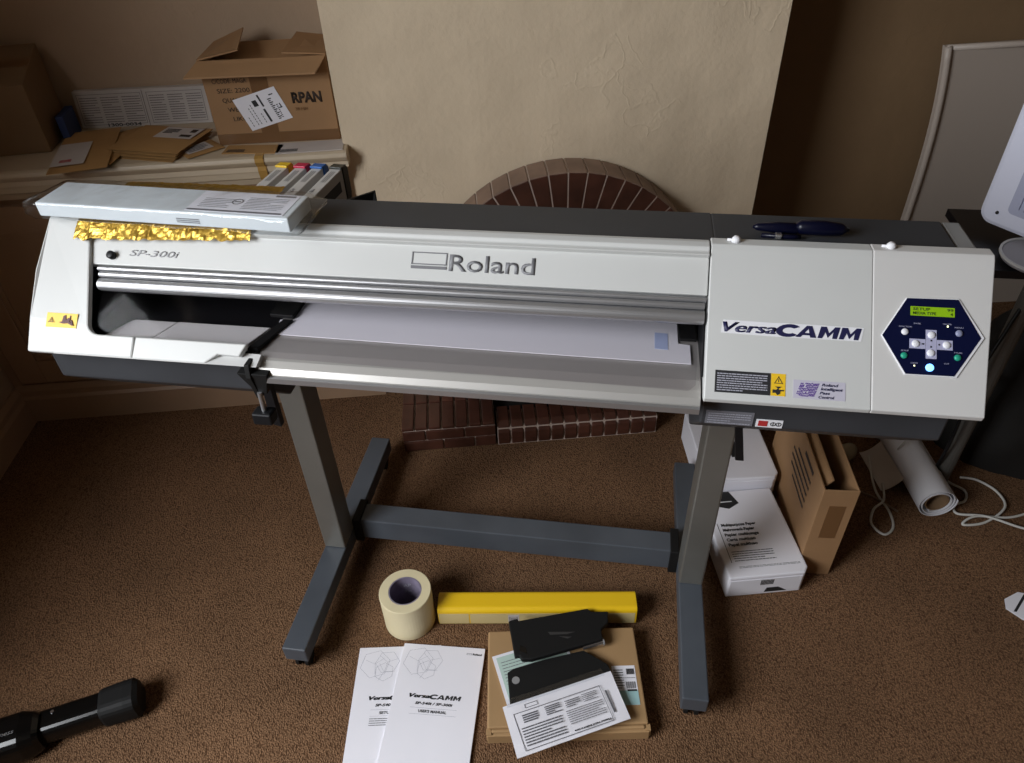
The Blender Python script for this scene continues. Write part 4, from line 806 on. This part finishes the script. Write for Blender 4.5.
q = MB(); q.prismz(wpoly([(0.745, 0.072), (0.81, 0.066), (0.79, 0.062), (0.75, 0.064)], c1, 0), 0.0141, 0.0144); q.prismz(wpoly([(0.77, 0.058), (0.80, 0.054), (0.79, 0.050)], c1, 0), 0.0141, 0.0144); q.build('moulded_mark', mat('dark_grey_mark', (0.035, 0.034, 0.033), 0.5), k1)
c2 = (0.76, -0.045); P2_ = [(0.640, -0.012), (0.655, -0.004), (0.73, 0.012), (0.825, 0.026), (0.875, -0.014), (0.880, -0.032), (0.868, -0.046), (0.760, -0.070), (0.672, -0.092), (0.655, -0.106), (0.640, -0.098)]
k2 = thing('cartridge_holder', 'matte black plastic end piece with a round boss lying under the leaflet', 'plastic part', (c2[0], c2[1], 0.0505), 0, None)
MB().prismz(wpoly(P2_, c2, 0), 0.0, 0.014).build('shell', BLKS, k2, bevel=0.0025)
MB().tube([(0.658-c2[0], -0.034-c2[1], 0.0135), (0.658-c2[0], -0.034-c2[1], 0.0155)], 0.009, 20).build('boss', MIDG, k2)
sp_ = thing('metal_spool', 'small polished metal spool between the two black plastic pieces', 'spool', (0.853, 0.040, 0.0551), 0.15)
MB().tube([(-0.03, 0, 0.0085), (0.022, 0, 0.0085)], 0.0085, 20).build('barrel', STEEL, sp_, smooth=False)
MB().tube([(0.0205, 0, 0.0095), (0.0235, 0, 0.0095)], 0.0095, 20).build('flange', MIDG, sp_)
# leaflet / instruction sheet
lf = thing('instruction_leaflet', 'white instruction leaflet in a clear sleeve slanting over the front of the brown parcel', 'leaflet', (0.762, -0.122, 0.0672), 0.235)
def lff(u, v):
    return ((u-0.5)*0.262+0.004*(v-.5), (v-0.5)*0.116, 0.001+0.0022*math.sin(u*5+1)*math.sin(v*3)+0.0012*mnoise.noise(Vector((u*5, v*5, 4))))
MB().grid(lff, 40, 18, 0.0016).build('sheet', PAPER, lf)
q = MB(); zt = 0.0038
frame(q, (-0.112, -0.051, zt), (1, 0, 0), (0, 1, 0), 0.205, 0.084, 0.0012)
printrows(q, (-0.105, -0.044, zt), (1, 0, 0), (0, 1, 0), 0.092, 0.044, 7, fill=.42, seed=50, wmin=.04, wmax=.16); printrows(q, (0.0, -0.030, zt), (1, 0, 0), (0, 1, 0), 0.086, 0.034, 7, fill=.3, seed=51, wmin=.04, wmax=.14)
printrows(q, (-0.095, 0.006, zt), (1, 0, 0), (0, 1, 0), 0.036, 0.02, 4, fill=.6, seed=52, wmin=.2, wmax=.3); printrows(q, (-0.042, 0.006, zt), (1, 0, 0), (0, 1, 0), 0.035, 0.022, 5, fill=.5, seed=53, wmin=.1, wmax=.2); printrows(q, (0.005, 0.008, zt), (1, 0, 0), (0, 1, 0), 0.035, 0.018, 4, fill=.4, seed=54, wmin=.1, wmax=.2); printrows(q, (0.046, 0.008, zt), (1, 0, 0), (0, 1, 0), 0.035, 0.02, 5, fill=.35, seed=55, wmin=.1, wmax=.2)
q.box(0.100, 0.104, -0.035, 0.018, zt, zt+0.0003); frame(q, (-0.082, 0.038, zt-0.001), (1, 0, 0), (0, 1, 0), 0.03, 0.009, 0.001)
q.build('print', mat('dark_grey_print', (0.10, 0.10, 0.11), 0.7), lf)
text('leaflet_lettering', 'Please read before use', (0.088, -0.043, zt), (-1, 0, 0), (0, -1, 0), 0.085, 0.0045, BLKT, lf, bold=0.03)
MB().grid(lambda u, v: ((u-0.5)*0.235-0.002, 0.052+v*0.02, 0.0002+0.0028*(1-v)), 10, 2, 0.0006).build('clear_sleeve', WRAP, lf)
# manuals
def hexo_(q, cx_, cy_, r, rot, z, t=0.0005):
    P_ = [(cx_+r*math.cos(rot+k*PI/3), cy_+r*math.sin(rot+k*PI/3)) for k in range(6)]
    for i in range(6):
        a, b = Vector(P_[i]), Vector(P_[(i+1) % 6]); d = (b-a).normalized(); nn = Vector((-d.y, d.x))*t
        v = [(a.x, a.y, z), (b.x, b.y, z), (b.x+nn.x, b.y+nn.y, z), (a.x+nn.x, a.y+nn.y, z)]; q.loft(v, [(x, y, z+0.0002) for x, y, _ in v])
def manual(label, loc, rz, title, th):
    m_ = thing('printer_manual', label, 'manual', loc, rz, 'white printer manuals')
    MB().box(-0.1015, 0.1015, -0.148, 0.148, 0, th).build('pages', PAPER, m_, bevel=0.0006)
    q = MB(); z = th+0.0001
    hexo_(q, -0.058, 0.103, 0.037, 0.25, z); hexo_(q, -0.028, 0.107, 0.030, 0.05, z); hexo_(q, -0.034, 0.082, 0.024, 0.5, z)
    for a, b in (((-0.058, 0.103), 0.6), ((-0.028, 0.107), 2.4), ((-0.034, 0.082), 4.2)):
        for k in range(3):
            t_ = b+k*2*PI/3; d = Vector((math.cos(t_), math.sin(t_))); n_ = Vector((-d.y, d.x))*0.0004; s0 = Vector(a); e0 = s0+d*0.026
            v = [(s0.x, s0.y, z), (e0.x, e0.y, z), (e0.x+n_.x, e0.y+n_.y, z), (s0.x+n_.x, s0.y+n_.y, z)]; q.loft(v, [(x, y, z+0.0002) for x, y, _ in v])
    plate(q, (-0.055, -0.012, z), (1, 0, 0), (0, 1, 0), 0.11, 0.0005, 0.0002); plate(q, (-0.055, -0.027, z), (1, 0, 0), (0, 1, 0), 0.11, 0.0005, 0.0002)
    q.build('cover_drawing', mat('grey_line', (0.30, 0.30, 0.36), 0.7), m_)
    for dx in (-0.0006, 0.0, 0.0006):
        text('title_lettering', 'Versa', (-0.062+dx, 0.012, z), (1, 0, 0), (0, 1, 0), 0.048, 0.0095, BLKT, m_, bold=0.02, shear=0.3); pass
    wide_letters(MB(), 'CAMM', (-0.0145, 0.0105, z), (1, 0, 0), (0, 1, 0), 0.076, 0.0110, lift=0.0002, th=0.0002).build('title_lettering', BLKT, m_)
    text('title_lettering', 'SP-540i / SP-300i', (-0.045, -0.004, z), (1, 0, 0), (0, 1, 0), 0.088, 0.0062, BLKT, m_, bold=0.03, shear=0.2)
    text('title_lettering', title, (-0.034, -0.0225, z), (1, 0, 0), (0, 1, 0), 0.066, 0.0065, BLKT, m_, bold=0.02)
    text('brand_lettering', 'Roland', (0.073, 0.128, z), (1, 0, 0), (0, 1, 0), 0.022, 0.005, BLKT, m_, bold=0.03)
    q = MB(); frame(q, (0.058, 0.1285, z), (1, 0, 0), (0, 1, 0), 0.012, 0.004, 0.0005, 0.0002); q.build('brand_emblem', BLKT, m_)
    return m_
def corner(cx_, cy_, rz, dx, dy): return (cx_+dx*math.cos(rz)-dy*math.sin(rz), cy_+dx*math.sin(rz)+dy*math.cos(rz))
r1 = math.radians(-3.5); o1 = corner(0.279, 0.123, r1, 0.1015, -0.148)
m1 = manual('white setup guide partly covered by the other manual, its left edge showing', (o1[0], o1[1], 0.0005), r1, 'SETUP GUIDE', 0.003)
q = MB(); printrows(q, (-0.055, -0.050, 0.0030), (1, 0, 0), (0, 1, 0), 0.09, 0.02, 4, fill=.35, seed=60, wmin=.05, wmax=.2); q.build('cover_print', GREYT, m1)
r2 = math.radians(-10.3); o2 = corner(0.391, 0.122, r2, 0.1015, -0.148)
manual("white user's manual lying on top, right of the other manual", (o2[0], o2[1], 0.0038), r2, "USER'S MANUAL", 0.005)
# black fitness frame foot
ff = thing('exercise_machine_foot', 'glossy black tubular foot of an exercise machine in the bottom left corner', 'exercise equipment', (-0.405, -0.022, 0.0), 0.27)
sq = box_poly(0.078, 0.070, 0.024, 5)
def ring(x, k, dz=0, dy=0): return [(x, a*k+dy, 0.039+b*k+dz) for a, b in sq]
m = MB(); m.loft(ring(-0.40, 0.86), ring(0.16, 0.86)); m.build('tube', BLKG, ff, smooth=False, bevel=0)
m = MB(); n = len(sq); st = [(0.112, 0.94), (0.118, 1.0), (0.165, 1.06), (0.185, 1.05), (0.195, 0.85), (0.197, 0.5)]
vs = [v for x, k in st for v in ring(x, k)]; m.add(vs, [(i*n+k, i*n+(k+1) % n, (i+1)*n+(k+1) % n, (i+1)*n+k) for i in range(len(st)-1) for k in range(n)]+[tuple(range(n)), tuple((len(st)-1)*n+k for k in range(n))]); m.build('end_cap', BLKS, ff, smooth=False)
m = MB(); st = [(-0.30, 1.3), (-0.045, 1.25), (-0.02, 1.05), (-0.01, 0.88)]
vs = [(v[0], v[1]-0.01, v[2]+0.006*k) for x, k in st for v in ring(x, k)]; m.add(vs, [(i*n+k, i*n+(k+1) % n, (i+1)*n+(k+1) % n, (i+1)*n+k) for i in range(len(st)-1) for k in range(n)]+[tuple(range(n)), tuple((len(st)-1)*n+k for k in range(n))]); m.build('sleeve', BLKG, ff, smooth=False)
MB().tube([(0.015, 0.012, 0.064), (0.015, 0.012, 0.071)], 0.004, 10).build('rivet', STEEL, ff)
text('brand_lettering', 'fitness', (-0.090, -0.026, 0.0922), (1, 0, -0.007), (0, 1, 0.0), 0.040, 0.011, mat('dim_grey_ink', (0.16, 0.16, 0.16), 0.5), ff, shear=0.2)

# ---- under the right end of the printer
def ream(label, loc, rz, h, prints):
    r_ = thing('paper_ream', label, 'ream of paper', loc, rz, None)
    m_ = MB(); m_.prismz([(-0.105, -0.145), (0.092, -0.145), (0.105, -0.128), (0.105, 0.145), (-0.105, 0.145)], 0, h); m_.build('wrapper', PAPER, r_, bevel=0.004)
    m_ = MB(); m_.prismy([(-0.101, 0.012), (0.088, 0.012), (0.088, h-0.012), (-0.101, h-0.012)], -0.1465, -0.145); m_.build('end_fold', PAPER, r_, bevel=0.0005)
    if prints:
        z = h+0.0002
        for i, t_ in enumerate(('Multipurpose Paper', 'Mehrzweck-Papier', 'Papier multiusage', 'Carta multiuso', 'Papel multiuso')):
            text('ream_lettering', t_, (-0.075, 0.020-i*0.0165, z), (1, 0, 0), (0, 1, 0), (0.095, 0.086, 0.092, 0.078, 0.078)[i], 0.0095, BLKT, r_, bold=0.03)
        q = MB(); plate(q, (-0.085, -0.098, z), (1, 0, 0), (0, 1, 0), 0.0014, 0.13, 0.0003)
        printrows(q, (-0.075, -0.096, z-.0003), (1, 0, 0), (0, 1, 0), 0.11, 0.036, 5, fill=.3, seed=70, wmin=.03, wmax=.12); printrows(q, (-0.07, -0.117, z-.0003), (1, 0, 0), (0, 1, 0), 0.16, 0.007, 2, fill=.3, seed=71, wmin=.03, wmax=.12)
        q.prismz([(-0.085, 0.142), (-0.018, 0.142), (-0.002, 0.098), (-0.035, 0.080), (-0.075, 0.095)], z, z+0.0003)
        q.build('ream_print', BLKT, r_)
        q = MB(); plate(q, (-0.065, 0.104, z+0.0004), (1, 0, 0), (0, 1, 0), 0.045, 0.003, 0.0002); q.build('white_print', WHT, r_)
        q = MB(); zf = -0.1467
        for i in range(10): q.box(-0.02+i*0.0035, -0.018+i*0.0035, zf-0.0003, zf, h*0.55, h*0.80)
        q.prismy([(-0.005, 0.012), (0.055, 0.012), (0.03, 0.03), (0.0, 0.03)], zf-0.0003, zf); q.build('end_print', BLKT, r_)
    else:
        q = MB(); plate(q, (-0.01, -0.06, h+0.0002), (1, 0, 0), (0, 1, 0), 0.024, 0.07, 0.0003); q.build('ream_print', BLKT, r_)
    return r_
ream('white ream of multipurpose paper with black print lying nearest beside the right stand foot', (1.327, 0.318, 0.0015), math.radians(0), 0.080, True)
ream('plain white paper ream lying behind the printed one under the printer', (1.362, 0.625, 0.0005), math.radians(-3), 0.11, False)
# tall narrow brown carton
tc_ = thing('narrow_carton', 'tall narrow open brown carton standing between the white reams and the paper roll', 'carton', (1.474, 0.222, 0.0005), math.radians(-9))
m = MB(); a, b, L_, H_, t = -0.042, 0.042, 0.40, 0.325, 0.004
m.box(a, b, 0, t, 0, H_).box(a, b, L_-t, L_, 0, H_).box(a, a+t, t, L_-t, 0, H_).box(b-t, b, t, L_-t, 0, H_).box(a+t, b-t, t, L_-t, 0, t); m.build('carton', CARD, tc_, bevel=0.001)
MB().loft([(a+0.01, 0.03, H_-0.02), (a+0.014, 0.03, H_-0.02), (a+0.014, L_-0.03, H_-0.02), (a+0.01, L_-0.03, H_-0.02)], [(a+0.026, 0.03, H_+0.004), (a+0.030, 0.03, H_+0.004), (a+0.030, L_-0.03, H_+0.004), (a+0.026, L_-0.03, H_+0.004)]).build('inner_flap', CARD, tc_)
q = MB(); q.box(-0.018, 0.022, -0.0008, 0, 0.15, 0.27); q.build('tape_patch', TAPEB, tc_)
q = MB()
for i, (z, w_) in enumerate(((0.285, 0.08), (0.255, 0.13), (0.232, 0.16), (0.209, 0.16), (0.186, 0.15), (0.163, 0.12))):
    printrows(q, (a-0.0003, 0.08+w_, z), (0, -1, 0), (0, 0, 1), w_, 0.013 if i else 0.02, 1, fill=.6, seed=80+i, wmin=.05, wmax=.12)
q.build('side_print', BRNT, tc_)
# roll of white vinyl
vr = thing('vinyl_roll', 'loosely wound white vinyl roll lying on the carpet under the desk', 'roll', (1.887, 0.375, 0.0005), math.radians(-90-5))
m = MB(); turns = 2.35; N_ = 130; sp1, sp2 = [], []
for i in range(N_+1):
    a_ = -2.0+2*PI*turns*i/N_; r_ = 0.033+0.020*i/N_
    sp1.append((r_*math.cos(a_), r_*math.sin(a_)+0.054)); sp2.append(((r_+0.0022)*math.cos(a_), (r_+0.0022)*math.sin(a_)+0.054))
rows = []
for i in range(N_): 
    A = [(-0.46, *sp1[i]), (0.0, *sp1[i]), (0.0, *sp2[i]), (-0.46, *sp2[i])]; B = [(-0.46, *sp1[i+1]), (0.0, *sp1[i+1]), (0.0, *sp2[i+1]), (-0.46, *sp2[i+1])]; m.loft(A, B, caps=(i in (0, N_-1)))
m.build('vinyl', VINYL, vr)
MB().prismx([(r_*math.cos(k*PI/16), r_*math.sin(k*PI/16)+0.054) for r_, k in [(0.0325, i) for i in range(33)]]+[(0.030*math.cos(k*PI/16), 0.030*math.sin(k*PI/16)+0.054) for k in range(32, -1, -1)], -0.455, -0.004).build('core', CARDD, vr)
for nm, wd, lab in (('paper_sheet', 0.12, 'square off-white paper flap resting against the vinyl roll'),):
    e = MB(); e.grid(lambda u, v: (-0.035+u*0.055, -0.08+v*0.16, 0.004+0.045*u*u), 8, 6, 0.001); tag(e.build(nm, PAPERD, None, loc=(1.828, 0.560, 0.0005), rotz=-0.05), lab, 'paper')
# cables and plug
def cable(label, pts, r, m_, name='cable', cat='cable'):
    P_ = [Vector(p_) for p_ in pts]; out = []
    for i in range(len(P_)-1):
        p0, p1_, p2_, p3 = P_[max(i-1, 0)], P_[i], P_[i+1], P_[min(i+2, len(P_)-1)]
        for k in range(8):
            t_ = k/8; out.append(0.5*((2*p1_)+(-p0+p2_)*t_+(2*p0-5*p1_+4*p2_-p3)*t_*t_+(-p0+3*p1_-3*p2_+p3)*t_**3))
    out.append(P_[-1]); c_ = out[0].copy(); c_.z = 0
    return tag(MB().tube([p_-c_ for p_ in out], r, 8).build(name, m_, None, loc=c_, smooth=True), label, cat)
r = 0.0036
cable('white cable looping on the carpet in front of the vinyl roll', [(1.80, 0.60, .03), (1.775, 0.49, r), (1.775, 0.40, r), (1.758, 0.345, r), (1.722, 0.325, r), (1.705, 0.365, r), (1.735, 0.415, r), (1.775, 0.440, r+.008), (1.80, 0.50, r+.01)], r, CABW)
cable('white cable curling right of the vinyl roll and running to the right edge', [(1.99, 0.72, 0.012), (1.985, 0.60, r), (2.0, 0.50, r), (2.03, 0.455, r), (2.01, 0.418, r), (1.972, 0.405, r), (1.962, 0.374, r), (2.03, 0.348, r+.009), (2.12, 0.300, r), (2.24, 0.26, r)], r, CABW)
cable('white cable circling back behind the others right of the vinyl roll', [(2.34, 0.40, r), (2.20, 0.365, r), (2.10, 0.345, r), (2.0, 0.353, r+0.008), (1.955, 0.335, r), (2.02, 0.335, r), (2.10, 0.375, r+.008), (2.12, 0.44, r), (2.09, 0.49, r), (2.04, 0.50, r+0.008)], r, CABW)
cable('thin brown cable between the narrow carton and the plug', [(1.72, 0.64, r), (1.70, 0.58, r), (1.72, 0.50, r), (1.76, 0.455, r), (1.80, 0.40, r)], 0.003, mat('brown_cable', (0.2, 0.13, 0.08), 0.5))
pg = thing('mains_plug', 'beige plug lying on the carpet behind the narrow carton', 'plug', (1.745, 0.625, 0.0005), 0.6)
MB().tube([(-0.03, 0, 0.026), (-0.02, 0, 0.028), (0.0, 0, 0.03), (0.02, 0, 0.028), (0.032, 0, 0.02)], 0.02, 14, radii=[0.012, 0.024, 0.027, 0.02, 0.008]).build('body', BEIGE, pg, smooth=True)
for sx in (-0.011, 0.011): MB().box(-0.052, -0.03, sx-0.003, sx+0.003, 0.023, 0.029).build('pin', STEEL, pg)
# paper scrap at right edge
sc_ = MB(); sc_.prismz([(-0.058, -0.005), (-0.045, 0.022), (0.0, 0.038), (0.05, 0.02), (0.06, -0.03), (0.01, -0.05), (-0.035, -0.04)], 0, 0.002)
so = sc_.build('torn_card', PAPER, None, loc=(1.972, 0.072, 0.0008)); tag(so, 'torn white card scrap with a black line on the carpet at the right edge', 'paper')
MB().hexa([(-0.045, -0.015, .0021), (-0.038, -0.017, .0021), (0.018, 0.028, .0021), (0.012, 0.031, .0021)], [(-0.045, -0.015, .0024), (-0.038, -0.017, .0024), (0.018, 0.028, .0024), (0.012, 0.031, .0024)]).build('black_line', BLKT, so)

# ---- desk in the right alcove and the things on and around it
dk = thing('desk', 'black desk with a grey tubular leg at the right edge beside the printer', 'desk', PW(2.20, 1.10, 0), -PH)
Pc = (1.685, 0.905)                                             # front left corner in printer coordinates
O2 = (2.20, 1.10, 0)
MB().box(1.672, 2.75, 0.892, 1.212, 0.728, 0.75).build('desktop', DESKB, dk, O2, bevel=0.002)
for (x, y) in ((1.805, 0.93), (1.805, 1.185), (2.71, 0.93), (2.71, 1.185)):
    MB().tube([(x, y, 0.0), (x, y, 0.728)], 0.021, 16).build('leg', DESKG, dk, O2, smooth=False)
MB().tube([(1.805, 0.95, 0.35), (1.805, 1.165, 0.35)], 0.012, 12).build('side_rail', DESKG, dk, O2)
mn = thing('white_monitor', 'white plastic monitor on a round grey base seen from behind on the black desk', 'monitor', (1.897, 0.678, 0.7510), math.radians(-64.5))
bd = [(a+0.20, b+0.193) for a, b in box_poly(0.40, 0.33, 0.035, 6)]
MB().prismy([(a, b) for a, b in bd], 0.0, 0.05).build('casing', MONW, mn, bevel=0.012)
m = MB(); ins = [(a+0.20, b+0.193) for a, b in box_poly(0.27, 0.24, 0.012, 3)]; m.prismy(ins, -0.001, 0.001)
for k in range(5): m.box(0.085+k*0.012, 0.090+k*0.012, -0.006, -0.001, 0.09, 0.30)
m.build('recessed_panel', MONG, mn)
m = MB(); m.box(0.150, 0.235, -0.004, -0.001, 0.13, 0.29); m.build('cover_plate', MONW, mn, bevel=0.001)
for z in (0.065, 0.32): MB().tube([(0.045, -0.003, z), (0.045, 0.001, z)], 0.004, 10).build('screw', BLKT, mn)
MB().lathe([(0.0, 0.0), (0.062, 0.0), (0.084, 0.008), (0.088, 0.018), (0.080, 0.0185), (0.0, 0.020)], 0.190, -0.025, 40).build('round_base', GREYL, mn, smooth=True)
MB().lathe([(0.084, 0.0165), (0.0895, 0.0165), (0.0895, 0.0215), (0.084, 0.0215)], 0.190, -0.025, 40, close=True).build('base_rim', OFFW, mn)
MB().box(0.165, 0.215, 0.005, 0.03, 0.018, 0.05).build('stem', MONG, mn)

# white enamelled panel leaning in the alcove
wp = thing('leaning_board', 'tall white board with a curved rolled edge against the alcove wall behind the desk', 'panel', (2.45, 1.39, 0))
N_ = 24
def edge_x(z): return 2.200-0.052*((z-0.35)/0.64 if z > 0.35 else 0)**3
m = MB()
m.grid(lambda u, v: (edge_x(v*0.99)-2.45+u*(2.80-edge_x(v*0.99)), 0.012*math.sin(PI*u)*0.6, v*0.99), 20, N_, 0.02); m.build('sheet', ENAM, wp, smooth=False)
MB().tube([(edge_x(k*0.99/N_)-2.45+0.004, -0.004, k*0.99/N_) for k in range(N_+1)], 0.011, 12).build('rolled_edge', ENAM, wp, smooth=True)
MB().tube([(edge_x(0.99)-2.45+0.004, 0.002, 0.985), (0.35, 0.002, 0.985)], 0.009, 10).build('top_rim', ENAM, wp, smooth=True)
# black bag under the desk
bg = thing('black_bag', 'slumped black nylon bag on the carpet under the desk at the right edge', 'bag', (2.33, 0.68, 0.0005), 0.1)
def bagf(u, v):
    a = 2*PI*u; ph = v*PI/2; k = 1+0.12*mnoise.noise(Vector((math.cos(a)*1.5, math.sin(a)*1.5, v*3)))+0.05*mnoise.noise(Vector((math.cos(a)*5, math.sin(a)*5, v*8)))
    rr = math.cos(ph)**0.45; return (0.27*k*rr*math.cos(a), 0.20*k*rr*math.sin(a), 0.0+0.42*k*math.sin(ph)**0.9 if v > 0 else 0)
MB().grid(bagf, 40, 20).build('sack', BAGM, bg, smooth=True)
MB().tube([(-0.1, -0.02, 0.36), (-0.08, -0.03, 0.46), (0.0, -0.03, 0.50), (0.08, -0.02, 0.46), (0.1, -0.01, 0.36)], 0.010, 8).build('handle', BAGM, bg, smooth=True)
cable('black cable hanging down from the desk beside the grey leg', [(1.99, 0.545, 0.718), (1.97, 0.50, 0.66), (1.93, 0.47, 0.58), (1.90, 0.455, 0.45), (1.915, 0.46, 0.2), (1.96, 0.52, 0.006)], 0.005, BLK)
cable('thin white cable hanging from the front corner of the desk', [(1.872, 0.515, 0.715), (1.862, 0.505, 0.66), (1.848, 0.500, 0.6), (1.83, 0.505, 0.40), (1.85, 0.54, 0.15), (1.88, 0.62, 0.005)], 0.0028, CABW)
